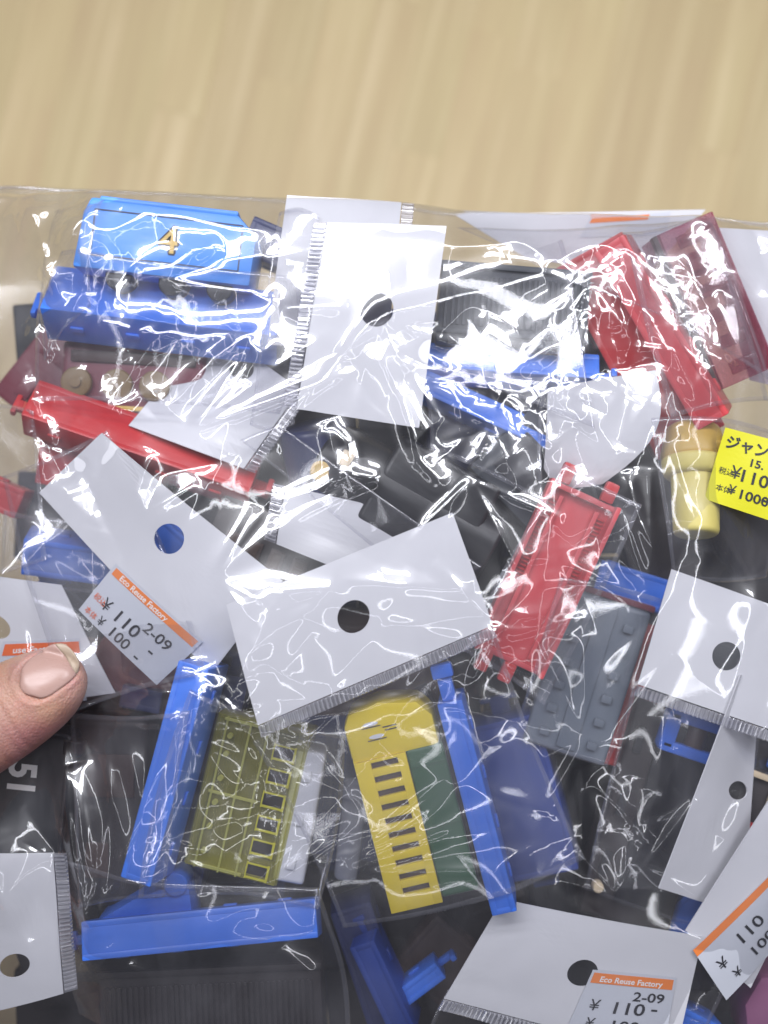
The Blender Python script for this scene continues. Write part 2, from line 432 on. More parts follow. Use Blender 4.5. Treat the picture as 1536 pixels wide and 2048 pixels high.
# --- maroon body with yellow wheels under it
def maroon():
    root, L = frame('toy_coach', (140, 760, .6), (420, 775, .6), 0, 'maroon toy coach with yellow wheels above the red chassis', 'toy coach')
    b = MB(); b.box((L / 2, 0, .7), (L, 1.9, 1.3), .18, seg=3); b.build('body', M['maroon'], root, 1)
    b = MB(); b.box((L / 2, .55, 1.38), (L - .5, .3, .12), .04); b.build('window_band', M['brown'], root)
    b = MB(); b.box((L / 2, -.75, 1.38), (L - .3, .12, .10), .03); b.build('lining', M['gold'], root)
    for x in (.12, .40, .66):
        b = MB(); b.cyl((L * x, -.15, 1.32), (L * x, -.15, 1.55), .40, n=30, bev=.05); b.cyl((L * x, -.15, 1.5), (L * x, -.15, 1.62), .14, n=16); b.build('wheel', M['dim_gold'], root)
maroon()
make_chassis((54, 832, 1.6), (500, 985, 1.3), -30, 1.15, 1.0, M['red'], 'red toy chassis slanting from the left edge under a card', 2)
b_, L_ = make_chassis((85, 905, .4), (330, 960, .4), 20, 1.2, .8, M['red'], 'dull red toy chassis half hidden below the slanting red one', 1, couplers=False)

# --- slate wagon and its blue chassis, top right of centre
planked_wagon((872, 632, 1.2), (1160, 655, 1.2), -6, 2.1, 1.7, M['slate'], 'dark slate boarded toy wagon beside the top white card', 2)
make_chassis((800, 737, 1.8), (1192, 765, 1.8), -24, .72, .9, M['blue2'], 'straight bright blue toy chassis under the slate wagon', 2)
make_chassis((800, 762, 1.8), (1103, 900, 1.8), -14, .62, .9, M['blue2'], 'bright blue toy chassis slanting down behind the shiny crinkles', 2, couplers=False)
make_chassis((500, 480, 1.0), (640, 540, 1.0), 0, 1.0, 1.2, M['navy'], 'dark navy toy body between the tender and the top card', 1, couplers=False)
# --- big red chassis, right, and its clear rose shell
make_chassis((1240, 478, 2.3), (1445, 826, 2.2), 24, .86, 1.3, M['pink'], 'long red toy chassis standing on edge in the top right', 2, couplers=False)
make_chassis((1178, 500, 1.5), (1380, 880, 1.2), 8, 1.9, 1.0, M['red'], 'dark red toy tray beside the long red chassis', 1, couplers=False)
def rose_shell():
    root, L = frame('toy_shell', (1345, 462, 1.6), (1470, 760, 1.4), 0, 'see-through rose toy train shell right of the red chassis', 'toy shell')
    w, h = 1.45, 1.5
    b = MB(); b.box((L / 2, w / 2, h / 2), (L, .1, h), .03); b.box((L / 2, -w / 2, h / 2), (L, .1, h), .03); b.box((L / 2, 0, h), (L, w, .1), .03)
    b.build('shell', M['clear_rose'], root, 2)
    for i in range(6):
        b = MB(); b.box((.4 + i * (L - .8) / 5, 0, h + .07), (.34, w * .5, .07), .03); b.build('roof_rib', M['clear_rose'], root)
    for i in range(4):
        b = MB(); b.box((.35 + i * .45, .25, h - .5), (.18, .7, .2), .04); b.build('seat_bar', M['pink'], root)
    b = MB(); b.box((L / 2, -w / 2 - .1, h - .1), (L, .14, .3), .05); b.build('roof_edge', M['brown'], root, 2)
rose_shell()
# --- yellow capsule part on the right
def plug():
    root, L = frame('toy_funnel', (1382, 860, 1.8), (1387, 1085, 2.6), 0, 'pale yellow capped cylinder left of the yellow price sticker', 'toy funnel')
    b = MB(); b.cyl((L * .45, 0, .7), (L, 0, .7), .60, .56, n=40, bev=.12); b.build('barrel', M['butter'], root, 2)
    b = MB(); b.cyl((L * .34, 0, .7), (L * .50, 0, .7), (.86), .76, n=40, bev=.12); b.build('collar', M['butter'], root, 2)
    b = MB(); b.cyl((L * .02, 0, .6), (L * .36, 0, .6), .66, .86, n=40, bev=.2)
    b.box((L * .3, .35, 1.15), (.5, .5, .3), .1); b.box((L * .22, -.3, 1.12), (.3, .4, .3), .1); b.build('head', M['gold'], root, 2)
plug()
# --- red channel in the middle right
def channel():
    root, L = frame('toy_tray', (1172, 985, 3.1), (1015, 1325, 3.0), 0, 'red open toy tray with ribbed rails in the crinkled bag', 'toy tray')
    w, h = 1.72, .75
    b = MB(); b.box((L / 2, 0, .1), (L, w, .16), .04)
    b.box((L / 2, w / 2, .36), (L, .13, .75), .05, rot=None); b.box((L / 2, -w / 2, .3), (L, .12, .6), .05)
    b.box((.1, 0, .25), (.14, w, .35), .04); b.box((L - .1, 0, .25), (.14, w, .35), .04)
    b.build('tray', M['pink'], root, 3)
    for s in (-1, 1):
        b = MB(); b.box((L / 2, s * .48, .25), (L - .6, .12, .14), .03); b.build('rail', M['pink'], root)
    k0 = None
    for s in (-1, 1):
        for i in range(22):
            if k0 is None:
                b = MB(); b.box((0, 0, 0), (.055, .24, .06), .012, seg=1); k0 = b.build('rib', M['red'], root); k = k0
            else: k = k0.copy(); COL.objects.link(k); k.parent = root
            k.location = ((.45 + i * .1) * S, s * .62 * S, .22 * S)
    for xy in ((-.25, .55), (-.25, -.6), (L + .22, .1), (L + .2, -.55)):
        b = MB(); b.box((xy[0], xy[1], .3), (.52, .34, .3), .07); b.build('tab', M['red'], root, 3)
channel()
# --- grey chassis with lugs, right
def grey_chassis():
    root, L = frame('toy_chassis', (1222, 1200, 1.6), (1128, 1500, 1.5), 6, 'grey toy chassis with two rows of square lugs', 'toy chassis')
    w = 2.15
    b = MB(); b.box((L / 2, 0, .5), (L, w, .9), .12, seg=3); b.build('tray', M['grey'], root, 2)
    b = MB(); b.box((L / 2, 0, .98), (L - .3, .5, .1), .04); b.build('centre_ridge', M['grey'], root)
    k0 = None
    for s in (-1, 1):
        for i in range(6):
            if k0 is None:
                b = MB(); b.box((0, 0, 0), (.20, .26, .14), .035); k0 = b.build('lug', M['grey'], root); k = k0
            else: k = k0.copy(); COL.objects.link(k); k.parent = root
            k.location = ((.55 + i * .62) * S, s * .62 * S, 1.0 * S)
    b = MB(); b.box((-.1, 0, .35), (.16, w + .2, .5), .04); b.build('end_strip', M['maroon'], root)
grey_chassis()
make_chassis((1185, 1150, .8), (1400, 1215, .8), 0, .9, 1.1, M['blue'], 'dark blue toy part above the grey chassis', 1, couplers=False)
make_chassis((1268, 1240, .6), (1205, 1520, .6), 0, 1.1, 1.0, M['red'], 'red toy chassis peeping out right of the grey one', 1, couplers=False)
# --- black locomotive in the centre
def black_loco():
    root, L = frame('toy_locomotive', (640, 900, 1.0), (985, 1095, 1.2), 0, 'black toy locomotive behind the centre cards', 'toy locomotive')
    b = MB(); b.cyl((.2, -.1, 1.0), (L, -.1, 1.0), 1.05, n=48, bev=.1); b.build('boiler', M['black'], root, 2)
    b = MB(); b.box((L * .62, .15, 1.0), (L * .55, 2.4, 2.0), .16, seg=3); b.build('cab', M['black'], root, 2)
    b = MB(); b.cyl((L * .28, 0, 1.8), (L * .28, 0, 2.35), .36, .42, n=30, bev=.05); b.build('funnel', M['black'], root, 2)
    b = MB(); b.box((L * .17, .1, 2.0), (.34, .42, .3), .08); b.build('lamp', M['beige'], root)
    b = MB(); b.box((L * .35, -1.1, .6), (L * .8, .5, .35), .06); b.build('running_board', M['black'], root, 2)
    for x in (.3, .5, .7):
        b = MB(); b.cyl((L * x, -1.25, .55), (L * x, -1.45, .55), .5, n=30, bev=.05); b.build('wheel', M['black'], root, 2)
black_loco()
root, L = frame('toy_boiler', (625, 835, 1.4), (655, 985, .9), 0, 'glossy navy toy boiler left of the black locomotive', 'toy boiler')
b = MB(); b.cyl((0, 0, .8), (L, 0, .8), .95, .9, n=44, bev=.2); b.build('barrel', M['navy'], root, 2)
b = MB(); b.cyl((L * .5, 0, 1.5), (L * .5, 0, 1.95), .22, .26, n=24, bev=.04); b.build('dome', M['gold'], root)
root, L = frame('toy_firebox', (985, 905, 1.2), (1085, 1010, 1.2), 0, 'smoke grey toy box under the brightest crinkles', 'toy box')
b = MB(); b.box((L / 2, .3, .8), (L * 1.2, 2.2, 1.3), .15); b.build('body', M['slate'], root, 2)
b = MB(); b.box((L / 2, .3, 1.5), (L * .8, 1.2, .12), .05); b.build('lid', M['black'], root, 2)
# --- brown coach with windows between the cards
def brown_coach():
    root, L = frame('toy_coach', (450, 1065, .7), (650, 1150, .7), 0, 'dark brown toy coach with small windows between three cards', 'toy coach')
    b = MB(); b.box((L / 2, 0, .7), (L + .6, 2.0, 1.3), .12); b.build('body', M['umber'], root, 1)
    for i in range(4):
        b = MB(); b.box((.35 + i * .62, -.1, 1.38), (.40, .55, .08), .03); b.build('window', M['brown'], root)
        b2 = MB(); b2.box((.35 + i * .62, -.1, 1.44), (.26, .40, .04), .01); b2.build('pane', M['pane'], root)
brown_coach()
# --- blue chassis, lower left, with navy side
make_chassis((425, 1325, 2.9), (312, 1745, 2.9), 12, .80, 1.5, M['blue2'], 'tall blue toy chassis leaning left of the clear yellow train', 3, couplers=False)
make_chassis((470, 1340, .9), (372, 1760, .9), 0, 1.0, 1.4, M['navy'], 'navy toy underframe in the shade of the tall blue chassis', 2)
# --- clear yellow train
def wall_with_windows(b, L, y0, y1, z, t, wins, bev=.02):
    """plate in the xy plane with rectangular openings wins = [(x0, x1, wy0, wy1)] in one row"""
    wy0, wy1 = wins[0][2], wins[0][3]
    b.box((L / 2, (y0 + wy0) / 2, z), (L, wy0 - y0, t), bev); b.box((L / 2, (wy1 + y1) / 2, z), (L, y1 - wy1, t), bev)
    xs = [0] + [v for w_ in wins for v in (w_[0], w_[1])] + [L]
    for i in range(0, len(xs), 2):
        if xs[i + 1] - xs[i] > .02: b.box(((xs[i] + xs[i + 1]) / 2, (wy0 + wy1) / 2, z), (xs[i + 1] - xs[i], wy1 - wy0 + .02, t), bev)

def clear_train():
    root, L = frame('toy_train', (545, 1435, 1.7), (478, 1725, 1.7), 4, 'see-through yellow toy train with yellow window frames coloured as if glowing', 'toy train')
    w, h = 2.3, 1.5
    wins = [(.42 + i * .60, .42 + i * .60 + .34, .38, .92) for i in range(6)]
    b = MB(); wall_with_windows(b, L, -w / 2, w / 2, h, .10, wins)
    b.box((L / 2, -w / 2, h / 2), (L, .1, h), .03); b.box((L / 2, w / 2, h / 2), (L, .1, h), .03)
    b.box((.05, 0, h / 2), (.1, w, h), .03); b.box((L - .05, 0, h / 2), (.1, w, h), .03)
    b.build('shell', M['clear_yellow'], root, 3)
    mf, mt, Nn, Ln, pp = new_mat('edge_glow_yellow'); pp.inputs['Base Color'].default_value = (.60, .56, .03, 1); pp.inputs['Roughness'].default_value = .3  # plain yellow colour stands in for the glow at the plastic's edges
    for i, (a, c, d, e_) in enumerate(wins):
        b = MB()
        b.box(((a + c) / 2, d, h + .06), (c - a + .08, .035, .06), .012); b.box(((a + c) / 2, e_, h + .06), (c - a + .08, .06, .06), .012)
        b.box((a, (d + e_) / 2, h + .06), (.035, e_ - d, .06), .012); b.box((c, (d + e_) / 2, h + .06), (.055, e_ - d, .06), .012)
        b.build('window_frame', mf, root)
        b = MB(); b.box(((a + c) / 2, (d + e_) / 2, h - .12), (c - a, e_ - d, .04), 0); b.build('window_pane', M['umber'], root)
    for x in (.02, .5, .98):
        b = MB(); b.box((L * x, -.35, h + .07), (.07, w * .55, .07), .02); b.build('roof_rib', M['clear_glint'], root)
    for y in (-.9, -.3, .15):
        b = MB(); b.box((L / 2, y, h + .08), (L, .05, .06), .015); b.build('roof_rail', M['clear_glint'], root)  # thin bright strips put in as glints on the clear shell
    for x in (.12, .24, .4, .56, .72, .88):
        b = MB(); b.cyl((L * x, -.75, h + .05), (L * x, -.75, h + .16), .07, n=12); b.build('rivet', M['clear_glint'], root)
    b = MB(); b.box((L + .04, -.7, .5), (.1, .55, .12), .02); b.build('buffer', mf, root)
clear_train()
root, L = frame('toy_block', (630, 1490, 1.9), (585, 1745, 1.9), 0, 'white translucent toy block right of the clear yellow train', 'toy block')
b = MB(); b.box((L / 2, -.05, .7), (L, .78, 1.3), .12, seg=3); b.build('body', M['white'], root, 3)
for i in range(3):
    b = MB(); b.box((.6 + i * 1.1, -.05, 1.38), (.3, .22, .1), .05); b.build('boss', M['white'], root)
root, L = frame('toy_pin', (715, 1560, 1.2), (690, 1760, 1.4), 0, 'clear frosted toy pin between the yellow trains', 'toy pin')
b = MB(); b.cyl((0, 0, .5), (L, 0, .5), .34, .30, n=28, bev=.1); b.build('body', M['frosted'], root, 2)
b = MB(); b.cyl((.2, 0, .5), (.5, 0, .5), .44, n=28, bev=.06); b.build('collar', M['frosted'], root, 2)
# --- yellow and green train
def yellow_train():
    root, L = frame('toy_train', (785, 1420, 2.4), (878, 1790, 2.3), 3, 'yellow toy train with green side and ten brown windows', 'toy train', up=1.3)
    w, h = 2.22, 1.7
    yb = .10            # split between yellow (y>yb, picture left... local y points right-up) and green
    n = 10; x_s = 1.02; pt = (L - 1.22) / n
    wins = [(x_s + i * pt, x_s + i * pt + pt * .44, -.72, -.06) for i in range(n)]
    b = MB(); wall_with_windows(b, L - .95, -1.12, .16, 0, .14, [(a - .95, c - .95, d, e_) for a, c, d, e_ in wins], bev=.02)
    bmesh.ops.translate(b.bm, vec=(.95, 0, h), verts=b.bm.verts)
    b.box((L / 2 + .4, -1.08, h / 2), (L - .9, .12, h - .05), .05)
    b.build('side_wall', M['yellow'], root, 4)
    for i, (a, c, d, e_) in enumerate(wins):
        b = MB(); b.box(((a + c) / 2, (d + e_) / 2, h - .06), (c - a + .04, e_ - d + .04, .03), 0); wn = b.build('window', M['pane'], root)
    b = MB(); b.prism([(-.25, -1.0), (.05, -1.16), (.98, -1.16), (.98, 1.02), (.22, 1.02), (-.18, .72), (-.38, -.2)], .05, h + .02, .16, axis='z'); b.build('cab_front', M['yellow'], root, 4)
    b = MB(); b.box((L / 2 + .42, .62, h / 2 + .02), (L - 1.0, .92, h), .10, seg=3); b.build('green_side', M['green'], root, 4)
    b = MB(); b.box((L / 2 + .42, 1.04, h / 2 - .1), (L - 1.1, .14, h * .7), .04); b.build('roof_edge', M['umber'], root, 4)
    for i in range(3):
        b = MB(); b.box((1.35 + i * 1.5, .62, h + .04), (.05, .84, .03), .01); b.build('panel_line', M['green'], root)
    # two made-up lamp marks and a printed dash, in place of the toy's face
    for (x, y) in ((.10, -.50), (.42, -.42)):
        pts = [(x + .05 * math.cos(t) , y + .19 * math.sin(t)) for t in np.linspace(0, 2 * math.pi, 14)[:-1]]
        b = MB(); b.prism(pts, h + .02, h + .036, 0, axis='z'); lampo = b.build('front_mark', M['white'], root)
        pts = [(x + .02 + .035 * math.cos(t), y + .03 + .07 * math.sin(t)) for t in np.linspace(0, 2 * math.pi, 12)[:-1]]
        b = MB(); b.prism(pts, h + .03, h + .044, 0, axis='z'); b.bm.free()
        b = MB(); b.box((x + .075, y, h + .03), (.02, .46, .02), 0, rot=None); b.build('mark_rim', M['ink'], lampo)
    b = MB(); b.box((.24, -.06, h + .03), (.025, .34, .015), 0); b.box((.32, -.04, h + .03), (.025, .30, .015), 0); b.build('front_dash', M['ink'], root)
yellow_train()
make_chassis((905, 1385, 2.9), (1012, 1795, 2.7), 6, .62, 1.4, M['blue'], 'long blue toy chassis right of the yellow and green train', 4, couplers='A')
make_chassis((800, 1395, 1.0), (990, 1800, .8), 0, 1.6, 1.0, M['umber'], 'black toy underframe between the green train and blue chassis', 2, couplers=False)
make_chassis((1010, 1420, .5), (1090, 1720, .4), 10, 2.0, 1.6, M['deep_blue'], 'hazy deep blue toy body behind the bag right of the blue chassis', 2, slots=0)
# --- bottom left: blue chassis with dark wagon
make_chassis((182, 1888, 2.5), (640, 1842, 2.5), -16, .92, 1.3, M['blue'], 'blue toy chassis across the dark wagon at the bottom left', 3, couplers='A')
root, L = frame('toy_arch', (205, 1815, 1.9), (392, 1788, 1.9), 0, 'blue arched toy footplate above the bottom left chassis', 'toy footplate')
b = MB(); b.prism([(0, -.5), (L, -.5), (L, .42), (L * .7, .46), (L * .4, .30), (L * .15, .05), (0, -.1)], 0, 1.2, .07, axis='z'); b.build('plate', M['blue'], root, 2)
b = MB(); b.cyl((L - .3, .55, .2), (L - .3, .55, 1.3), .3, n=24, bev=.04); b.build('boss', M['blue'], root, 2)
planked_wagon((222, 2005, 1.1), (650, 1985, 1.1), 2, 2.7, 1.6, M['umber'], 'black boarded toy wagon at the bottom left corner', 2)
# --- far left: black locomotive 51 and dark brown tank
def loco51():
    root, L = frame('toy_locomotive', (92, 1450, 1.8), (66, 1705, 1.8), 0, 'black toy locomotive side with white number 51', 'toy locomotive')
    w, h = 2.1, 1.4
    b = MB(); b.box((L / 2, -.35, h / 2), (L, w + .5, h), .16, seg=3); b.build('body', M['black'], root, 2)
    def P(x, y, z): return (x, y, h + .012 + z)
    printed_text('51', .95, M['letter'], 'number', root, P, L * .23, -.52, bold=.030, dz=.004, xs=.9)
    b = MB(); b.box((L * .5, .9, h + .02), (L * .9, .08, .1), .03); b.build('running_board', M['black'], root)
    b = MB(); b.cyl((.1, 1.0, 1.3), (.5, 1.0, 1.3), .28, n=20, bev=.05); b.build('buffer', M['black'], root)
loco51()
root, L = frame('toy_tank', (235, 1425, .9), (225, 1790, .9), 0, 'brown black toy tank seen through a clear fold', 'toy tank')
b = MB(); b.box((L / 2, 0, .7), (L, 2.0, 1.4), .22, seg=3); b.build('body', M['umber'], root, 2)
b = MB(); b.box((L * .3, .1, 1.42), (1.1, 1.2, .1), .04); b.build('hatch', M['brown'], root)
b = MB(); b.box((L * .75, -.2, 1.42), (.9, .6, .1), .04); b.build('step', M['brown'], root)
# --- left edge bits
make_chassis((50, 1085, 1.6), (235, 1110, 1.3), 20, 1.0, 1.0, M['blue'], 'blue toy chassis below the curled card at the left', 2, couplers=False)
make_chassis((80, 1170, 1.2), (200, 1125, 1.0), -10, .5, .7, M['blue2'], 'short blue toy bogie above the card under the thumb', 2, couplers=True, slots=1)
def brush():
    root, L = frame('toy_roller', (130, 1250, .5), (235, 1120, .6), 0, 'ribbed black toy part left of the orange banded price sticker', 'toy part')
    b = MB(); b.box((L / 2, 0, .5), (L, 1.3, .9), .1); b.build('body', M['black'], root, 1)
    for i in range(8):
        b = MB(); b.box((.15 + i * L / 8.5, 0, .98), (.06, 1.1, .08), .02); b.build('rib', M['slate'], root)
brush()
make_chassis((-60, 965, .6), (50, 1010, .6), 0, .8, .9, M['red'], 'small orange red toy part at the left edge', 1, couplers=False, slots=1)
make_chassis((205, 1280, .6), (420, 1420, .4), 0, 1.6, 1.0, M['maroon'], 'dark maroon toy body under the price sticker', 1, couplers=False)
make_chassis((250, 1385, .8), (330, 1400, .8), 0, .6, 1.0, M['navy'], 'small navy toy block beside the leaning blue chassis', 1, couplers=False, slots=1)
# --- right and bottom right
def dark_wagon():
    root, L = frame('toy_wagon', (1355, 1400, .8), (1235, 1830, .8), 0, 'charcoal toy wagon with a blue wheel frame at the lower right', 'toy wagon')
    b = MB(); b.box((L / 2, 0, .6), (L, 2.4, 1.2), .14, seg=3); b.build('body', M['umber'], root, 2)
    b = MB(); b.box((L * .5, .2, 1.25), (L * .8, 1.3, .14), .04); b.build('hatch', M['black'], root, 2)
    for i in range(3):
        b = MB(); b.box((L * (.2 + .28 * i), -.9, 1.24), (.7, .22, .12), .04); b.build('step', M['black'], root)
    b = MB(); b.cyl((L * .86, -.95, 1.1), (L * .86, -.95, 1.5), .14, n=20, bev=.03); b.build('pin', M['beige'], root)
dark_wagon()
root, L = frame('toy_bogie', (1330, 1455, 1.9), (1465, 1500, 1.9), 0, 'blue toy bogie with a hole below the right card', 'toy bogie')
b = MB(); b.box((L / 2, .42, .3), (L, .34, .5), .08); b.box((L / 2, -.42, .3), (L, .3, .5), .08); b.box((.15, 0, .3), (.4, 1.0, .5), .08); b.box((L - .2, 0, .3), (.4, 1.0, .5), .08)
b.build('frame', M['blue'], root, 2)
b = MB(); b.cyl((L / 2, -.3, .2), (L / 2, .3, .2), .26, n=22, bev=.03); b.build('wheel', M['brown'], root)
make_chassis((1330, 1850, .8), (1420, 1770, .8), 0, .9, 1.0, M['blue'], 'dark blue toy part above the bottom right card', 1, couplers=False, slots=1)
root, L = frame('toy_crane', (1482, 1560, 1.4), (1536, 1580, 1.4), 0, 'dark toy crane head with beige hook at the right edge', 'toy crane')
b = MB(); b.box((L / 2 + .6, -.6, .5), (2.2, 2.0, 1.0), .1); b.build('body', M['umber'], root, 1)
b = MB(); b.box((L / 2, .35, 1.1), (.9, .16, .16), .04); b.box((L / 2 + .25, -.1, 1.1), (.12, .9, .12), .03); b.build('hook', M['beige'], root)
b = MB(); b.box((L / 2 + .8, .75, 1.05), (1.8, .3, .3), .06); b.build('beam', M['blue'], root)
b = MB(); b.box((L / 2 + .4, -1.0, 1.05), (1.4, .3, .12), .04); b.build('step', M['red'], root)
make_chassis((700, 1790, .9), (790, 2060, .6), 0, 1.1, 1.2, M['navy'], 'deep blue toy underframe below the yellow train', 2, couplers=False)
make_chassis((735, 1860, 1.6), (820, 2040, 1.3), 12, .7, 1.0, M['deep_blue'], 'deep blue toy chassis running off the bottom edge', 2, slots=2)
make_chassis((800, 1990, 1.3), (880, 1930, 1.3), 0, .5, .8, M['blue'], 'small blue toy coupling beside the bottom card', 2, slots=1)
make_chassis((830, 1870, .2), (930, 1960, .2), 0, 1.8, .8, M['brown'], 'brown toy body in the dark gap left of the bottom card', 1, couplers=False)
make_chassis((1340, 2010, 1.8), (1420, 2050, 1.6), 0, .5, 1.0, M['blue2'], 'blue toy tip at the bottom edge right of the bottom card', 2, slots=1)
root, L = frame('toy_cab', (1455, 2000, .8), (1570, 1965, .8), 0, 'magenta toy cab under the blurred corner price sticker', 'toy cab')
b = MB(); b.prism([(0, -.7), (L, -.8), (L, .7), (L * .5, .85), (.2, .3)], 0, 1.6, .12, axis='z'); b.build('body', M['magenta'], root, 2)
b = MB(); b.box((.5, -.85, .7), (.8, .3, .6), .08); b.build('step', M['gold'], root, 2)
make_chassis((1440, 950, .4), (1540, 1130, .4), 0, 1.9, 1.4, M['umber'], 'black toy body behind the yellow price sticker', 1, couplers=False)
make_chassis((1270, 950, .2), (1330, 1190, .2), 0, 1.8, 1.2, M['umber'], 'black toy underframe left of the pale yellow cylinder', 1, couplers=False)
make_chassis((300, 1045, .5), (372, 1110, .5), 0, .8, 1.0, M['blue'], 'blue toy block seen through the hole of the curled card', 1, couplers=False, slots=1)
make_chassis((1060, 930, .4), (1120, 1100, .3), 0, 2.6, 1.2, M['black'], 'black toy block above the red open tray', 1, couplers=False)
# dark filler bodies added deep in the pile so the gaps read as shade
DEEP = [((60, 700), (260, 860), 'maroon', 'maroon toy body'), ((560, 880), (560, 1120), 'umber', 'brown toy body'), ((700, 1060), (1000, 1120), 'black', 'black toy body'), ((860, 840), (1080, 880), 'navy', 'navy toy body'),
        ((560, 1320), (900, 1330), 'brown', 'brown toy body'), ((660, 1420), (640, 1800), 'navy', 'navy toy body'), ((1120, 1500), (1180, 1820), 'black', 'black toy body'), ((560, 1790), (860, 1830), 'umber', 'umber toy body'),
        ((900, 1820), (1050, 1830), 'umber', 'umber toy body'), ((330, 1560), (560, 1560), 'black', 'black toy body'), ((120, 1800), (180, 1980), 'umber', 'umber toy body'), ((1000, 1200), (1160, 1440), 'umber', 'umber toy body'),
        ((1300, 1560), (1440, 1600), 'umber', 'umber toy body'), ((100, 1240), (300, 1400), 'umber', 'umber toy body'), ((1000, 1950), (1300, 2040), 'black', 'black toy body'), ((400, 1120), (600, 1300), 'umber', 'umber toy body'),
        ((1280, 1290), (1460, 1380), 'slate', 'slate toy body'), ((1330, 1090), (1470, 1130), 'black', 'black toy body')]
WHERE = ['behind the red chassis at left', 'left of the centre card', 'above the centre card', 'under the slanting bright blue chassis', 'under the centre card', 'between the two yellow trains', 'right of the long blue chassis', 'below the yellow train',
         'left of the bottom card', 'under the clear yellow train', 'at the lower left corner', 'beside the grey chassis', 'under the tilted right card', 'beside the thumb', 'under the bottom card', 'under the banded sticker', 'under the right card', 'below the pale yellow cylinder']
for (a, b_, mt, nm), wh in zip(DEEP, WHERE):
    root, L = frame('filler_carriage', (*a, -.6), (*b_, -.6), 0, nm + ' added as dark filler deep in the pile ' + wh, 'toy body')
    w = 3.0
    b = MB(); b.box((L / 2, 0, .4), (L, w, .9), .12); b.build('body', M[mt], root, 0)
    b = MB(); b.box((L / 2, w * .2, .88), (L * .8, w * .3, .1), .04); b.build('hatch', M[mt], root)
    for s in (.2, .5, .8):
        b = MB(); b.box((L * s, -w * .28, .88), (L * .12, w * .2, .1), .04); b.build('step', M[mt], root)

n_ = 0  # rows of dark carriages added so the lowest gaps show as shade
for r_ in range(9):
    for q_ in range(5):
        px0 = 70 + q_ * 310 + (r_ % 2) * 60 - 30; py0 = 700 + r_ * 165
        if q_ == 4 and r_ < 3: continue
        root, L = frame('filler_carriage', (px0, py0, -1.35), (min(px0 + 300, 1560), py0 + random.uniform(-25, 25), -1.35), 0, 'dark filler carriage added in the lowest layer to make the gaps look shaded', 'toy carriage', 'filler carriages added at the bottom of the pile')
        b = MB(); b.box((L / 2, 0, .4), (L + .1, 2.5, .7), .1); b.build('body', M[('black', 'umber', 'navy', 'umber', 'black')[(r_ * 2 + q_) % 5]], root, 0)
        b = MB(); b.box((L / 2, .4, .77), (L * .7, .6, .1), .04); b.build('hatch', M['umber'], root)

# ------------------------------------------------------------------ header cards, price stickers and crimps of the small bags
class Sheet:
    """curled quad: corners (px, py, z) in the order a b c d (a->b is u, a->d is v)"""
    def __init__(s, c, bu=0, bv=0, tw=0, out=(0, 0)):
        s.out = Vector((*out, 0))
        s.c = [W(*p) for p in c]; s.bu = bu; s.bv = bv; s.tw = tw
        s.wu = (s.c[1] - s.c[0]).length; s.wv = (s.c[3] - s.c[0]).length
        n = (s.c[1] - s.c[0]).cross(s.c[3] - s.c[0]).normalized()
        s.n = n if n.z > 0 else -n
    def at(s, u, v, dz=0):
        a, b, c, d = s.c
        p = a * (1 - u) * (1 - v) + b * u * (1 - v) + c * u * v + d * (1 - u) * v
        k = s.bu * math.sin(math.pi * min(1.2, max(-.2, u))) + s.bv * math.sin(math.pi * min(1.2, max(-.2, v))) + s.tw * math.sin(3.1 * u + 1) * math.cos(2.3 * v + .5)
        return p + s.n * dz + Vector((0, 0, k)) + Vector((0, 0, .035 * math.sin(6.3 * u + s.c[0].x) * math.sin(4.4 * v + s.c[0].y))) + s.out * (max(0, u) ** 3 * math.sin(math.pi * min(1, max(0, v))))
    def inv(s, px, py):
        """u, v of a pixel, by a few Newton steps"""
        u = v = .5
        for _ in range(12):
            p = s.at(u, v); t = W(px, py, p.z); e = t - p
            pu = (s.at(u + .01, v) - p) * 100; pv = (s.at(u, v + .01) - p) * 100
            det = pu.x * pv.y - pu.y * pv.x
            u += (e.x * pv.y - e.y * pv.x) / det; v += (pu.x * e.y - pu.y * e.x) / det
        return u, v

def solid_from_surface(name, pts, faces, th, n, mat):
    """give an open sheet real thickness along n"""
    N0 = len(pts); vs = [p + n * th for p in pts] + list(pts)
    fs = [tuple(f) for f in faces] + [tuple(N0 + i for i in reversed(f)) for f in faces]
    cnt = {}
    for f in faces:
        for i in range(len(f)):
            e = (f[i], f[(i + 1) % len(f)]); cnt[e] = cnt.get(e, 0) + 1
    for (a, b) in cnt:
        if (b, a) not in cnt: fs.append((b, a, N0 + a, N0 + b))
    return mesh_from(name, vs, fs, mat, smooth=False)

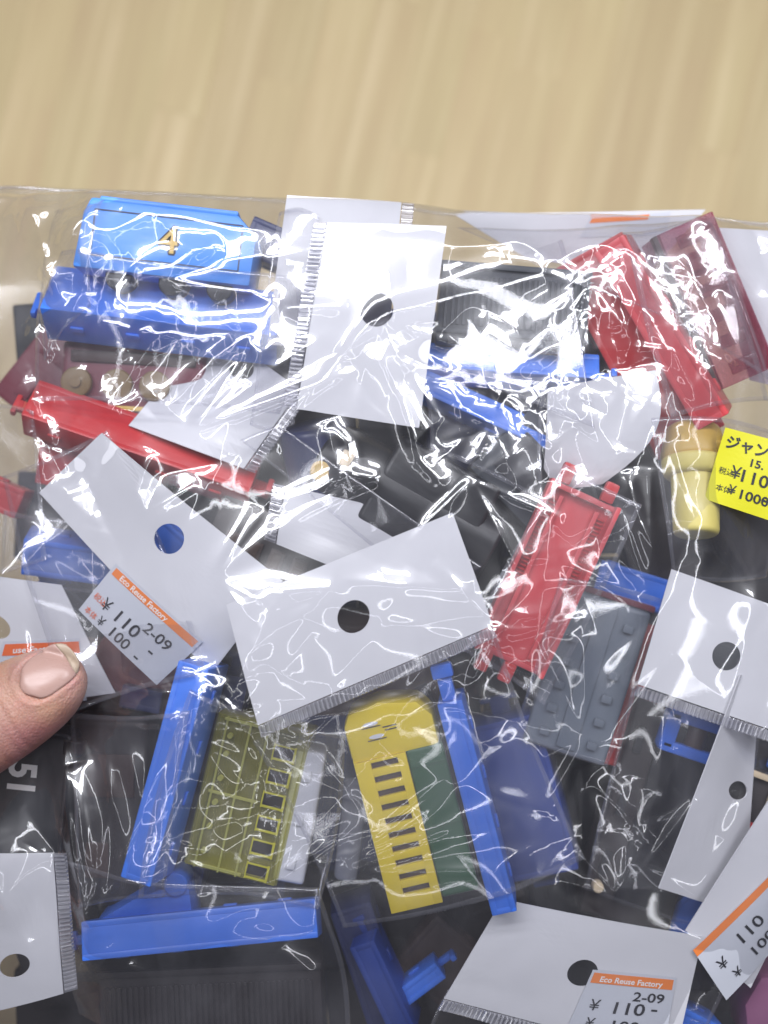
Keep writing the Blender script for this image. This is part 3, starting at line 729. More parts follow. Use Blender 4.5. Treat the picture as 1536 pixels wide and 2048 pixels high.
def card_mesh(sh, hole, hr, mat, th=.03):
    if hole is None:
        nu = nv = 12
        pts = [sh.at(i / nu, j / nv) for j in range(nv + 1) for i in range(nu + 1)]
        fs = [(j * (nu + 1) + i, j * (nu + 1) + i + 1, (j + 1) * (nu + 1) + i + 1, (j + 1) * (nu + 1) + i) for j in range(nv) for i in range(nu)]
        return solid_from_surface('header_card', pts, fs, th, sh.n, mat)
    hu, hv = sh.inv(*hole)
    n, m = 64, 9
    # boundary points: rays from the hole centre hit the unit square; include its corners
    angs = [2 * math.pi * i / n for i in range(n)]
    for cu, cv in ((0, 0), (1, 0), (1, 1), (0, 1)):
        angs.append(math.atan2((cv - hv) * sh.wv, (cu - hu) * sh.wu) % (2 * math.pi))
    angs.sort(); n = len(angs)
    pts = []
    for a in angs:
        du, dv = math.cos(a) / sh.wu, math.sin(a) / sh.wv
        t = min([((1 if du > 0 else 0) - hu) / du if abs(du) > 1e-9 else 1e9, ((1 if dv > 0 else 0) - hv) / dv if abs(dv) > 1e-9 else 1e9])
        for k in range(m + 1):
            r = hr + (t - hr) * (k / m) ** 1.2
            pts.append(sh.at(hu + du * r, hv + dv * r))
    fs = []
    for i in range(n):
        j = (i + 1) % n
        for k in range(m): fs.append((i * (m + 1) + k, i * (m + 1) + k + 1, j * (m + 1) + k + 1, j * (m + 1) + k))
    flip = (sh.c[1] - sh.c[0]).cross(sh.c[3] - sh.c[0]).z < 0
    if flip: fs = [f[::-1] for f in fs]
    return solid_from_surface('header_card', pts, fs, th, sh.n, mat)

def crimp(sh, side, root, width=.30, t0=0.0, t1=1.0, pitch=.105, gap=.02, dz=.02):
    """the ribbed seal along one side of the card, corrugated for real"""
    def Q(t, s_):
        if side == 'u0': return sh.at(-(gap + s_ * width) / sh.wu, t, 0)
        if side == 'u1': return sh.at(1 + (gap + s_ * width) / sh.wu, t, 0)
        if side == 'v0': return sh.at(t, -(gap + s_ * width) / sh.wv, 0)
        return sh.at(t, 1 + (gap + s_ * width) / sh.wv, 0)
    ln = (Q(t1, 0) - Q(t0, 0)).length; n = int(ln / pitch); pts = []; fs = []
    NS = 6
    for i in range(n * NS + 1):
        t = t0 + (t1 - t0) * i / (n * NS); ph = (i % NS) / NS
        z = .13 * (1 if .15 < ph < .6 else 0) + .01 * random.random()
        k = .6 + .4 * math.sin(i * .05 + sh.c[0].x)
        for s_ in (0, .08, .5, .92, 1):
            pts.append(Q(t, s_) + Vector((0, 0, dz + (z * k if 0 < s_ < 1 else 0))))
    for i in range(n * NS):
        for q in range(4): fs.append((i * 5 + q, i * 5 + q + 1, (i + 1) * 5 + q + 1, (i + 1) * 5 + q))
    me = mesh_from('crimp_seal', pts, fs, M['crimp'])
    return link('crimp_seal', me, root)

def small_bag(label, c, hole=None, hr=.38, bu=0, bv=0, tw=0, seal=None, rank=3, group='small clear bags with white header cards', sealargs={}, mat=None, out=(0, 0)):
    root = bpy.data.objects.new('small_bag', None); COL.objects.link(root)
    tag(root, label, 'plastic bag', group)
    sh = Sheet(c, bu, bv, tw, out)
    o = sh.at(.5, .5); root.location = o * S
    class _: pass
    inv = Matrix.Translation(-o * S)
    def add(ob):
        ob.matrix_parent_inverse = Matrix.Identity(4); ob.data.transform(inv) if ob.data.users == 1 else None
        return ob
    root['_o'] = [o.x, o.y, o.z]
    ob = link('header_card', card_mesh(sh, hole, hr, mat or M['card']), root, rank); add(ob)
    if seal: add(crimp(sh, seal, root, **sealargs))
    return root, sh, add

def sticker(root, add, sh, px_quad, dz=.06, lines=(), band=True, paper='label', bandmat='orange', bv=0, band_text=None, curl=0, band_rect=(.03, .97, .04, .17), mapquad=None):
    """price sticker: px_quad (4 pixel corners TL TR BR BL as read) laid on the card sheet; lines = [(text, x, y, size, mat, bold)] in 0..1"""
    uv = [sh.inv(*p) for p in px_quad]
    wx = (sh.at(*uv[1]) - sh.at(*uv[0])).length; wy = (sh.at(*uv[3]) - sh.at(*uv[0])).length
    def P3(s_, t, d):
        u = uv[0][0] * (1 - s_) * (1 - t) + uv[1][0] * s_ * (1 - t) + uv[2][0] * s_ * t + uv[3][0] * (1 - s_) * t
        v = uv[0][1] * (1 - s_) * (1 - t) + uv[1][1] * s_ * (1 - t) + uv[2][1] * s_ * t + uv[3][1] * (1 - s_) * t
        return sh.at(u, v, dz + d) + Vector((0, 0, curl * math.sin(math.pi * s_)))
    n = 14
    def patch(s0, s1, t0, t1, d, nm, mt, parent):
        pts = [P3(s0 + (s1 - s0) * i / n, t0 + (t1 - t0) * j / n, d) for j in range(n + 1) for i in range(n + 1)]
        fs = [(j * (n + 1) + i, (j + 1) * (n + 1) + i, (j + 1) * (n + 1) + i + 1, j * (n + 1) + i + 1) for j in range(n) for i in range(n)]
        me = solid_from_surface(nm, pts, fs, .008, sh.n, mt)
        return add(link(nm, me, parent))
    st = patch(0, 1, 0, 1, 0, 'price_sticker', M[paper], root)
    if band:
        patch(*band_rect, .011, 'colour_band', M[bandmat], st)
    def P(x, y, d): return P3(x / wx, 1 - y / wy, d)
    for (txt, x, y, size, mt, bold) in lines:
        t = printed_text(txt, size * wy, M[mt], 'lettering', st, P, x * wx, (1 - y) * wy, bold=max(bold, .0028 if txt[0] in '0123456789-' else 0) * wy, dz=.024, xs=1.22 if txt[0] in '0123456789-' else 1.0)
        if t: add(t)
    return st

# top centre card (the brightest), its bag behind
b1, s1, a1 = small_bag('small bag with the bright upright card at the top centre', [(655, 445, 4.3), (893, 452, 4.3), (838, 856, 4.2), (594, 818, 4.2)], (754, 620), .385, bv=.12, seal='u0', rank=4)
b1b, s1b, a1b = small_bag('small bag whose card peeps out behind the bright top card', [(574, 390, 3.2), (803, 405, 3.2), (775, 700, 3.1), (535, 690, 3.1)], None, bv=.1, rank=3, seal='u1', sealargs=dict(t1=.3))
b2, s2, a2 = small_bag('small bag with the half hidden card under the blue tender', [(425, 655, 1.2), (600, 780, 2.5), (488, 938, 2.5), (258, 852, 2.3)], (484, 738), .36, bu=.1, seal='u1', rank=3, sealargs=dict(t0=-.05))
b3, s3, a3 = small_bag('small bag with the curled card and banded price sticker at left', [(205, 866, 3.3), (565, 1162, 3.8), (425, 1345, 3.4), (78, 985, 2.6)], (339, 1077), .36, bu=.28, tw=.08, rank=4)
b4, s4, a4 = small_bag('small bag with the large tilted card in the centre', [(453, 1210, 4.7), (905, 1025, 4.5), (985, 1250, 4.4), (516, 1450, 4.6)], (707, 1233), .385, bv=.08, seal='v1', rank=5)
b5, s5, a5 = small_bag('small bag with the grey shaded card above the centre card', [(572, 972, 2.9), (900, 1045, 2.9), (880, 1220, 2.9), (553, 1088, 2.9)], None, seal='u0', rank=3, bv=.1)
b6, s6, a6 = small_bag('small bag with the curved card beside the red chassis', [(1095, 778, 3.0), (1312, 740, 3.5), (1205, 968, 3.0), (1085, 985, 2.6)], None, bu=.2, bv=.1, tw=.05, out=(.62, -.12), rank=3)
b7, s7, a7 = small_bag('small bag with the white card at the right below the cylinder', [(1343, 1138, 3.4), (1640, 1245, 3.4), (1560, 1465, 3.4), (1275, 1368, 3.2)], (1452, 1312), .36, bu=.1, rank=4, seal='v1', sealargs=dict(gap=.03, width=.28))
b8, s8, a8 = small_bag('small bag with the steep narrow card at the lower right', [(1478, 1350, 3.5), (1518, 1338, 2.6), (1484, 1830, 2.4), (1316, 1775, 3.4)], (1474, 1580), .22, bv=.08, rank=4)
b9, s9, a9 = small_bag('small bag with the card lying along the bottom edge', [(1005, 1798, 3.4), (1405, 1872, 3.4), (1350, 2110, 3.2), (888, 1996, 3.3)], (1165, 1945), .34, bu=.12, seal='v1', rank=4)
b10, s10, a10 = small_bag('small bag with the white folded card in the lower right corner', [(1536, 1600, 3.0), (1640, 1700, 2.6), (1500, 1975, 3.0), (1370, 1860, 3.4)], None, bu=.1, rank=4)
b11, s11, a11 = small_bag('small bag with the card at the lower left corner', [(-120, 1698, 3.9), (106, 1706, 3.9), (128, 1985, 3.4), (-100, 2040, 3.0)], (30, 1930), .36, bu=.15, seal='u1', rank=4)
b12, s12, a12 = small_bag('small bag with the card pressed by the thumb', [(-110, 1135, 2.4), (122, 1170, 2.8), (232, 1385, 2.6), (-40, 1420, 2.3)], (-8, 1252), .36, bu=.12, tw=.05, rank=3)
b13, s13, a13 = small_bag('small bag with the pale card along the top right edge', [(905, 428, 1.2), (1410, 420, 1.2), (1300, 545, 1.0), (1060, 520, 1.1)], None, rank=1)
b14, s14, a14 = small_bag('small bag with the glaring card in the top right corner', [(1410, 455, 2.4), (1640, 470, 2.4), (1640, 800, 2.2), (1500, 760, 2.0)], None, bu=.1, rank=2)

ST_LINES = [('Eco Reuse Factory', .11, .150, .135, 'letter', .003), ('税込', .03, .66, .13, 'orange_red', .0), ('¥', .13, .70, .29, 'ink', .0), ('110', .27, .70, .30, 'ink', .0), ('2-09', .55, .50, .25, 'ink', .0),
            ('本体', .04, .93, .13, 'orange_red', .0), ('¥', .20, .94, .22, 'ink', 0), ('100', .33, .94, .25, 'ink', 0), ('-', .72, .74, .28, 'ink', .0), ('-', .66, .96, .26, 'ink', .0)]
sticker(b3, a3, s3, [(234, 1126), (408, 1282), (316, 1368), (160, 1218)], lines=ST_LINES, dz=.07)
sticker(b9, a9, s9, [(1185, 1937), (1352, 1953), (1330, 2078), (1130, 2060)], lines=[('Eco Reuse Factory', .12, .17, .12, 'letter', .003), ('2-09', .55, .42, .20, 'ink', 0), ('¥', .12, .62, .24, 'ink', 0), ('110', .34, .64, .26, 'ink', 0), ('-', .78, .6, .25, 'ink', 0), ('¥', .15, .88, .2, 'ink', 0), ('100', .38, .9, .22, 'ink', 0)], band_rect=(.03, .97, .04, .20))
sticker(b10, a10, s10, [(1383, 1898), (1540, 1745), (1625, 1800), (1450, 1998)], lines=[('¥', .10, .58, .26, 'ink', 0), ('110', .34, .50, .28, 'ink', 0), ('-', .80, .42, .26, 'ink', 0), ('¥', .16, .86, .22, 'ink', 0), ('100', .36, .82, .24, 'ink', 0), ('-', .80, .70, .26, 'ink', 0)], band_rect=(.0, 1, .0, .12), bandmat='orange')
sticker(b12, a12, s12, [(8, 1282), (160, 1276), (175, 1400), (-30, 1410)], lines=[('use Factory', .16, .20, .14, 'letter', .003)], band_rect=(.04, .99, .05, .24), bandmat='orange_red', dz=.05)
sticker(b13, a13, s13, [(1180, 436), (1340, 424), (1330, 470), (1160, 476)], lines=[], band_rect=(.03, .75, .05, .28), bandmat='orange', dz=.04)

# ------------------------------------------------------------------ draping: heights of everything, then taut films over it
X0, X1, Y0, Y1, ST = -13.2, 13.2, -17.6, 9.6, .085
gx = np.arange(X0, X1, ST); gy = np.arange(Y0, Y1, ST)
NX, NY = len(gx), len(gy)
bpy.context.view_layer.update()
def heightmap(max_rank, only=None):
    V = []; F = []; off = 0
    for o, r in RANK.items():
        if r > max_rank: continue
        if only is not None and r not in only: continue
        m = o.matrix_world.copy()
        vs = [(m @ v.co) / S for v in o.data.vertices]
        V += vs; F += [tuple(i + off for i in p.vertices) for p in o.data.polygons]; off += len(vs)
    t = BVHTree.FromPolygons(V, F)
    H = np.full((NY, NX), -1.0)
    dn = Vector((0, 0, -1))
    for j in range(NY):
        for i in range(NX):
            h = t.ray_cast(Vector((gx[i], gy[j], 20)), dn)
            if h[0] is not None: H[j, i] = h[0].z
    return H
def membrane(H, iters=260, cap=None, stiff=1.0):
    # coarse to fine
    def relax(h, ob, cp, n):
        for _ in range(n):
            a = h.copy()
            a[1:-1, 1:-1] = .25 * (h[:-2, 1:-1] + h[2:, 1:-1] + h[1:-1, :-2] + h[1:-1, 2:])
            h = np.maximum(a * stiff + h * (1 - stiff), ob)
            if cp is not None: h = np.minimum(h, cp)
        return h
    f = 4
    ny, nx = (NY // f) * f, (NX // f) * f
    Hc = H[:ny, :nx].reshape(ny // f, f, nx // f, f).max(axis=(1, 3))
    cc = None if cap is None else cap[:ny, :nx].reshape(ny // f, f, nx // f, f).min(axis=(1, 3))
    hc = relax(Hc.copy(), Hc, cc, iters * 2)
    h = H.copy(); up = np.repeat(np.repeat(hc, f, 0), f, 1); h[:ny, :nx] = up
    h = relax(np.maximum(h, H), H, cap, iters)
    return h
def blur(h, n):
    for _ in range(n):
        a = h.copy(); a[1:-1, 1:-1] = .25 * h[1:-1, 1:-1] + .1875 * (h[:-2, 1:-1] + h[2:, 1:-1] + h[1:-1, :-2] + h[1:-1, 2:]); h = a
    return h
def sample(h, x, y):
    fx = np.clip((x - X0) / ST, 0, NX - 1.001); fy = np.clip((y - Y0) / ST, 0, NY - 1.001)
    i = fx.astype(int); j = fy.astype(int); u = fx - i; v = fy - j
    return h[j, i] * (1 - u) * (1 - v) + h[j, i + 1] * u * (1 - v) + h[j + 1, i] * (1 - u) * v + h[j + 1, i + 1] * u * v

def seg_ridge(X, Y, p, q, amp, wid, t0=0, t1=1, soft=.03):
    dx, dy = q[0] - p[0], q[1] - p[1]; L2 = dx * dx + dy * dy + 1e-9
    m = (X > min(p[0], q[0]) - 6 * wid) & (X < max(p[0], q[0]) + 6 * wid) & (Y > min(p[1], q[1]) - 6 * wid) & (Y < max(p[1], q[1]) + 6 * wid)
    out = np.zeros_like(X)
    if not m.any(): return out
    x = X[m] - p[0]; y = Y[m] - p[1]
    t = np.clip((x * dx + y * dy) / L2, 0, 1)
    d = np.sqrt((x - t * dx) ** 2 + (y - t * dy) ** 2)
    g = t0 + (t1 - t0) * t
    tap = np.clip(np.sin(np.pi * np.clip(g, 0, 1)), 0, 1) ** .6
    out[m] = amp * tap * (np.exp(-(np.sqrt(d * d + soft * soft) - soft) / wid))
    return out

def ridges(X, Y, polys, zref=4.0):
    H = np.zeros_like(X)
    for (pts, amp, wid) in polys:
        w = [W(a, b, zref) for a, b in pts]; n = len(w) - 1; acc = np.zeros_like(X)
        for i in range(n):
            r = seg_ridge(X, Y, w[i], w[i + 1], abs(amp), wid, i / n, (i + 1) / n, soft=.11)
            acc = np.maximum(acc, r)
        H += acc * (1 if amp > 0 else -1)
    return H

def folds(X, Y, n, amp, lo, hi, box, seed, aniso=None, sd=.5):
    """random straight folds of finite length: sharp ridges and valleys"""
    r = np.random.default_rng(seed); H = np.zeros_like(X)
    for _ in range(n):
        cx = r.uniform(box[0], box[2]); cy = r.uniform(box[1], box[3]); a = r.uniform(0, math.pi) if aniso is None else r.normal(aniso, sd)
        L = r.uniform(lo, hi); p = (cx - L / 2 * math.cos(a), cy - L / 2 * math.sin(a)); q = (cx + L / 2 * math.cos(a), cy + L / 2 * math.sin(a))
        H += seg_ridge(X, Y, p, q, amp * r.uniform(.4, 1) * r.choice((-1, 1)), r.uniform(.22, .5), soft=r.uniform(.045, .12))
    return H

def fans(X, Y, lst):
    """tension folds that run out from a pinched point: (pixel, count, shortest, longest, height, direction or None, spread)"""
    r = np.random.default_rng(91); H = np.zeros_like(X)
    for (px, n, lo, hi, amp, d0, sp) in lst:
        p = W(*px, 4.0)
        for k in range(n):
            a = r.uniform(0, 2 * math.pi) if d0 is None else R(r.normal(d0, sp))
            L = r.uniform(lo, hi); g = .15 + .2 * r.random()
            q0 = (p.x + g * math.cos(a), p.y + g * math.sin(a)); q1 = (p.x + L * math.cos(a + .06), p.y + L * math.sin(a + .06))
            H += seg_ridge(X, Y, q0, q1, amp * r.uniform(.6, 1), r.uniform(.12, .24), .12, 1, soft=r.uniform(.03, .06))
    return H

def nrm_noise(X, Y, seed, f, n=5):
    r = np.random.default_rng(seed); H = np.zeros_like(X)
    for _ in range(n):
        a = r.uniform(0, 2 * math.pi); k = f * r.uniform(.6, 1.6); H += np.sin(k * (X * math.cos(a) + Y * math.sin(a)) + r.uniform(0, 6.28) + .8 * np.sin(.7 * k * (X * math.sin(a) - Y * math.cos(a))))
    return H / n

# main folds of the outer bag where the photograph shows them: (pixels, height, width) in cm
MAIN = [
 ([(90, 455), (140, 470), (200, 460), (270, 440), (330, 425)], .16, .20), ([(85, 460), (180, 420), (240, 405), (300, 420), (370, 430), (460, 450), (560, 455)], .16, .18),
 ([(310, 425), (360, 480), (400, 500), (450, 490)], .12, .16), ([(440, 470), (400, 500), (340, 530), (250, 550)], .14, .2), ([(545, 605), (500, 585), (430, 575), (335, 560), (420, 490)], .12, .16),
 ([(120, 600), (200, 640), (300, 665), (400, 675), (500, 665)], .10, .14), ([(60, 520), (100, 560), (130, 650), (160, 740)], .12, .16), ([(185, 790), (200, 740), (240, 700), (290, 650), (325, 630)], .12, .14),
 ([(190, 840), (250, 750), (300, 690), (360, 640)], .12, .13), ([(310, 830), (370, 780), (430, 720), (500, 675), (540, 750)], .12, .14), ([(560, 620), (640, 621), (700, 622)], .10, .12),
 ([(900, 450), (905, 500), (960, 490), (1020, 480), (1200, 475)], .14, .2), ([(740, 660), (800, 640), (880, 615), (960, 590), (1040, 560), (1090, 545), (1150, 560)], .16, .2),
 ([(750, 640), (770, 700), (760, 730), (800, 800), (820, 860), (835, 920), (870, 960), (890, 975)], .18, .2), ([(1050, 750), (1050, 730), (1090, 700), (1125, 690), (1130, 620)], .14, .14),
 ([(1050, 870), (1060, 820), (1100, 780), (1110, 800), (1090, 830)], .12, .12), ([(860, 760), (940, 830), (985, 850), (1010, 930), (1040, 980)], .12, .13), ([(1010, 800), (1060, 850), (1110, 900)], .10, .12),
 ([(1240, 480), (1250, 560), (1330, 680), (1410, 820), (1440, 790)], .16, .18), ([(1380, 470), (1400, 560), (1440, 640), (1460, 760)], .16, .18), ([(1240, 530), (1270, 600), (1255, 660), (1225, 620), (1240, 530)], .14, .16),
 ([(1080, 530), (1130, 510), (1180, 490), (1230, 480)], .14, .16), ([(1160, 560), (1180, 620), (1160, 700), (1190, 740)], .14, .15), ([(1400, 640), (1420, 700), (1470, 730), (1500, 700)], .2, .2), ([(1440, 560), (1500, 600), (1536, 640)], .18, .2),
 ([(680, 1160), (780, 1165), (860, 1170), (940, 1182)], .09, .13), ([(460, 1225), (550, 1178), (660, 1175), (630, 1210), (510, 1285)], .08, .12), ([(575, 1180), (545, 1230), (495, 1335), (480, 1390)], .12, .16),
 ([(300, 900), (270, 980), (290, 1025), (340, 1000), (400, 965)], .10, .14), ([(230, 1362), (330, 1355), (430, 1325), (560, 1270)], .12, .14), ([(205, 1340), (320, 1380), (420, 1370), (560, 1330)], .10, .14),
 ([(195, 1500), (240, 1440), (300, 1440), (370, 1420), (420, 1380)], .14, .18), ([(240, 1445), (275, 1540), (295, 1605), (320, 1540), (370, 1430)], .16, .16), ([(212, 1470), (225, 1560), (250, 1640), (275, 1745)], .16, .15),
 ([(140, 1530), (165, 1620), (185, 1720), (190, 1790)], .14, .13), ([(150, 1530), (180, 1640), (200, 1760), (165, 1860)], .13, .12), ([(400, 1340), (400, 1450), (425, 1500), (480, 1570)], .12, .13), ([(435, 1340), (410, 1450), (370, 1590), (350, 1640), (310, 1740)], .12, .12),
 ([(630, 1722), (760, 1735), (900, 1733), (985, 1735), (940, 1758), (850, 1775)], .12, .15), ([(540, 1440), (640, 1500), (700, 1580), (760, 1660)], .10, .12), ([(570, 1440), (720, 1410), (860, 1370), (940, 1330)], .12, .13),
 ([(985, 1240), (975, 1290), (930, 1380)], .12, .12), ([(545, 1010), (580, 1000), (640, 980), (690, 950), (745, 960), (690, 985), (620, 1020), (545, 1070)], .11, .13), ([(650, 845), (680, 930), (692, 985)], .08, .11), ([(660, 850), (695, 890), (708, 975)], .08, .10),
 ([(-10, 1740), (15, 1800), (70, 1695)], .12, .13), ([(10, 1860), (30, 1770), (110, 1700)], .10, .12), ([(120, 1700), (160, 1800), (180, 1830), (190, 1750)], .14, .14), ([(250, 1930), (290, 1960), (340, 2000)], .12, .2),
 ([(600, 1800), (640, 1720), (690, 1700), (720, 1760)], .12, .16), ([(560, 1900), (620, 1950), (600, 2040)], .12, .14), ([(1350, 880), (1390, 980), (1440, 1060)], .08, .14), ([(1250, 940), (1280, 1050), (1330, 1140)], .12, .14),
 ([(20, 620), (70, 700), (60, 780)], .12, .14), ([(0, 740), (30, 790), (10, 860)], .12, .13), ([(30, 860), (60, 920), (40, 1000)], .10, .12), ([(0, 430), (60, 400), (140, 380)], .14, .16), ([(100, 400), (160, 440), (100, 500)], .16, .16),
 ([(1490, 900), (1530, 980), (1500, 1050)], .06, .2), ([(1330, 1440), (1320, 1560), (1290, 1700), (1200, 1830)], .10, .13), ([(1180, 1560), (1240, 1620), (1290, 1700)], .10, .12), ([(1536, 1590), (1460, 1700), (1400, 1800)], .10, .2),
]
# thumb pocket: the film is pressed down below the thumb
THX, THY = W(70, 1400, 3.6).x, W(70, 1400, 3.6).y

def build_outer():
    H = heightmap(9)
    XX, YY = np.meshgrid(gx, gy)
    cap = np.full_like(H, 50.0)
    # the thumb's line, pressed flat
    tx0, ty0 = W(-150, 1530, 3.6).x, W(-150, 1530, 3.6).y; tx1, ty1 = W(125, 1345, 3.6).x, W(125, 1345, 3.6).y
    t = np.clip(((XX - tx0) * (tx1 - tx0) + (YY - ty0) * (ty1 - ty0)) / ((tx1 - tx0) ** 2 + (ty1 - ty0) ** 2), 0, 1)
    d = np.sqrt((XX - tx0 - t * (tx1 - tx0)) ** 2 + (YY - ty0 - t * (ty1 - ty0)) ** 2)
    press = 3.25 + np.maximum(0, d - .6) * 1.3
    puff = 2.1 * np.clip(1 - np.abs(XX / 12.7) ** 8, 0, 1) * np.clip((YY + 16.5) / 1.5, 0, 1) + .25 * nrm_noise(XX, YY, 77, .9)   # air puff added so the film margins catch the lamps
    H = np.maximum(H, np.where(np.abs(XX) < 12.4, puff, -1))
    H = np.minimum(H, press - .05)
    h = membrane(H, 240, cap=press)
    h = blur(h, 30)
    nu, nv = 620, 640
    # top edge of the bag, as it runs in the photograph, at z = 1.4
    ex = [-400, 0, 180, 330, 560, 800, 900, 1100, 1400, 1536, 1950]; ey = [352, 360, 372, 378, 388, 404, 418, 418, 420, 438, 450]
    x = np.linspace(-12.9, 12.9, nu); k = PXCM * (CAMZ - 1.4) / FOC
    ytop = (1024 - np.interp(x / k + 768, ex, ey)) * k
    v = np.linspace(0, 1, nv)
    X = np.repeat(x[None, :], nv, 0); ybot = -16.9
    Y = ytop[None, :] + (ybot - ytop)[None, :] * v[:, None]
    Z = sample(h, X, Y)
    cre = ridges(X, Y, [(p, a * (1.25 if p[0][1] < 1000 else 1.1), w * 1.5) for p, a, w in MAIN])
    cre += folds(X, Y, 54, .08, 1.8, 6.0, (-10, -1, 10, 8.2), 5)
    cre += folds(X, Y, 30, .075, 2.5, 7.0, (-10, -14, -3.2, -3), 8, aniso=R(104), sd=.22)          # long runs down the lower left
    cre += folds(X, Y, 12, .07, 2.5, 7.0, (-4, -9, 3.5, -1), 9, aniso=R(14), sd=.35)
    cre += folds(X, Y, 16, .07, 2.5, 7.0, (2.5, -14, 10, -1), 41, aniso=R(66), sd=.35)
    cre += folds(X, Y, 14, .07, 1.5, 5.0, (-6, -15, 3, -8), 12, aniso=R(150), sd=.5)
    cre += folds(X, Y, 70, .12, .8, 3.0, (-10.4, 0, -6.6, 8.4), 15) + folds(X, Y, 24, .10, .5, 2.2, (1.0, 1.2, 5.0, 4.0), 16) + folds(X, Y, 40, .12, .8, 3.0, (4.6, 1.5, 10.2, 7.8), 17) + folds(X, Y, 14, .08, .8, 2.6, (-6, -8.6, -1, -3.2), 18, aniso=R(60), sd=.3)
    cre += fans(X, Y, [((100, 600), 9, .8, 3.2, .07, None, 0), ((190, 1850), 10, 2.5, 6.0, .08, 82, 16), ((985, 1250), 8, 1.2, 3.5, .06, None, 0), ((1165, 1470), 9, 1.0, 3.4, .06, None, 0), ((750, 640), 9, 1.0, 3.6, .08, None, 0),
        ((185, 1420), 7, 2.0, 5.0, .07, 2, 20), ((420, 1335), 8, 1.5, 4.5, .06, -70, 40), ((1240, 1800), 9, 1.4, 4.0, .06, 80, 35), ((440, 1150), 6, 1.5, 4.0, .05, 20, 40), ((1180, 560), 9, 1.0, 3.0, .08, None, 0),
        ((380, 860), 8, 1.5, 4.5, .07, 60, 30), ((560, 1740), 8, 1.5, 4.5, .06, 70, 50), ((940, 960), 8, 1.0, 3.0, .07, None, 0), ((60, 880), 8, 1.0, 3.5, .08, 60, 40), ((660, 1740), 7, 2.0, 5.0, .06, 5, 25), ((1300, 1200), 6, 1.5, 4.0, .06, 100, 30)])
    cre += .022 * nrm_noise(X, Y, 3, .8) + .002 * nrm_noise(X, Y, 4, 2.6, 7)
    dt = (ytop[None, :] - Y)
    f = np.clip(dt / .65, 0, 1); f = f * f * (3 - 2 * f)
    zb = .9 + .12 * np.sin(X * .7)
    # calm under the yellow sticker
    c = W(1485, 950, 4.2); dd = np.sqrt(((X - c.x) / 1.4) ** 2 + ((Y - c.y) / 1.3) ** 2); calm = np.clip(dd - .6, 0, 1)
    Zf = zb + (Z + .10 + cre * (.15 + .85 * calm) - zb) * f + .05 * np.sin(X * 3.1) * (1 - f)
    # below the back sheet nothing
    e = np.minimum(np.minimum(X + 12.9, 12.9 - X), Y - ybot); g = np.clip(e / 1.0, 0, 1)
    Zf = .0 + (Zf - .0) * g
    pts = np.stack([X, Y, Zf], -1).reshape(-1, 3) * S
    idx = np.arange(nu * nv).reshape(nv, nu)
    fs = np.stack([idx[:-1, :-1], idx[1:, :-1], idx[1:, 1:], idx[:-1, 1:]], -1).reshape(-1, 4)
    root = bpy.data.objects.new('outer_bag', None); COL.objects.link(root)
    tag(root, 'large crinkled clear bag that holds all the small bags', 'plastic bag')
    def fast(name, pts, fs, mat):
        me = bpy.data.meshes.new(name); me.vertices.add(len(pts)); me.vertices.foreach_set('co', pts.ravel())
        me.loops.add(len(fs) * 4); me.loops.foreach_set('vertex_index', fs.ravel().astype(np.int32))
        me.polygons.add(len(fs)); me.polygons.foreach_set('loop_start', np.arange(0, len(fs) * 4, 4, dtype=np.int32))
        try: me.polygons.foreach_set('loop_total', np.full(len(fs), 4, dtype=np.int32))
        except Exception: pass
        me.update(calc_edges=True); me.validate(); me.materials.append(mat)
        me.polygons.foreach_set('use_smooth', np.ones(len(me.polygons), dtype=bool)); return me
    link('front_film', fast('front_film', pts, fs, M['film']), root)
    hp = []; hf = []; NS_ = 9
    for i in range(nu):
        for q in range(NS_):
            a_ = math.pi * 2 * q / NS_
            hp.append((X[0, i], Y[0, i] - .03 + .05 * math.cos(a_), Zf[0, i] + .035 * math.sin(a_)))
    for i in range(nu - 1):
        for q in range(NS_): hf.append((i * NS_ + q, i * NS_ + (q + 1) % NS_, (i + 1) * NS_ + (q + 1) % NS_, (i + 1) * NS_ + q))
    link('top_hem', mesh_from('top_hem', hp, hf, M['seam'], smooth=True), root)
    # back sheet on a coarser grid, sharing the outline
    nu2, nv2 = 160, 160
    x2 = np.linspace(-12.9, 12.9, nu2); yt2 = (1024 - np.interp(x2 / k + 768, ex, ey)) * k
    v2 = np.linspace(0, 1, nv2); X2 = np.repeat(x2[None, :], nv2, 0); Y2 = yt2[None, :] + (ybot - yt2)[None, :] * v2[:, None]
    e = np.minimum(np.minimum(np.minimum(X2 + 12.9, 12.9 - X2), Y2 - ybot), yt2[None, :] - Y2); g = np.clip(e / 1.6, 0, 1); g = g * g * (3 - 2 * g)
    ztop = (.9 + .12 * np.sin(X2 * .7)) * np.clip(1 - (yt2[None, :] - Y2) / 2, 0, 1) * np.clip(np.minimum(X2 + 12.9, 12.9 - X2), 0, 1)
    Z2 = ztop - 1.6 * g + (.06 * nrm_noise(X2, Y2, 9, 1.4) + folds(X2, Y2, 60, .08, 1, 4, (-12, -16, 12, 8), 23)) * g
    idx2 = np.arange(nu2 * nv2).reshape(nv2, nu2); fs2 = np.stack([idx2[:-1, :-1], idx2[1:, :-1], idx2[1:, 1:], idx2[:-1, 1:]], -1).reshape(-1, 4)
    link('back_film', fast('back_film', np.stack([X2, Y2, Z2], -1).reshape(-1, 3) * S, fs2, M['film_back']), root)
    return root, h, fast
OUTER, HOUT, fastmesh = build_outer()

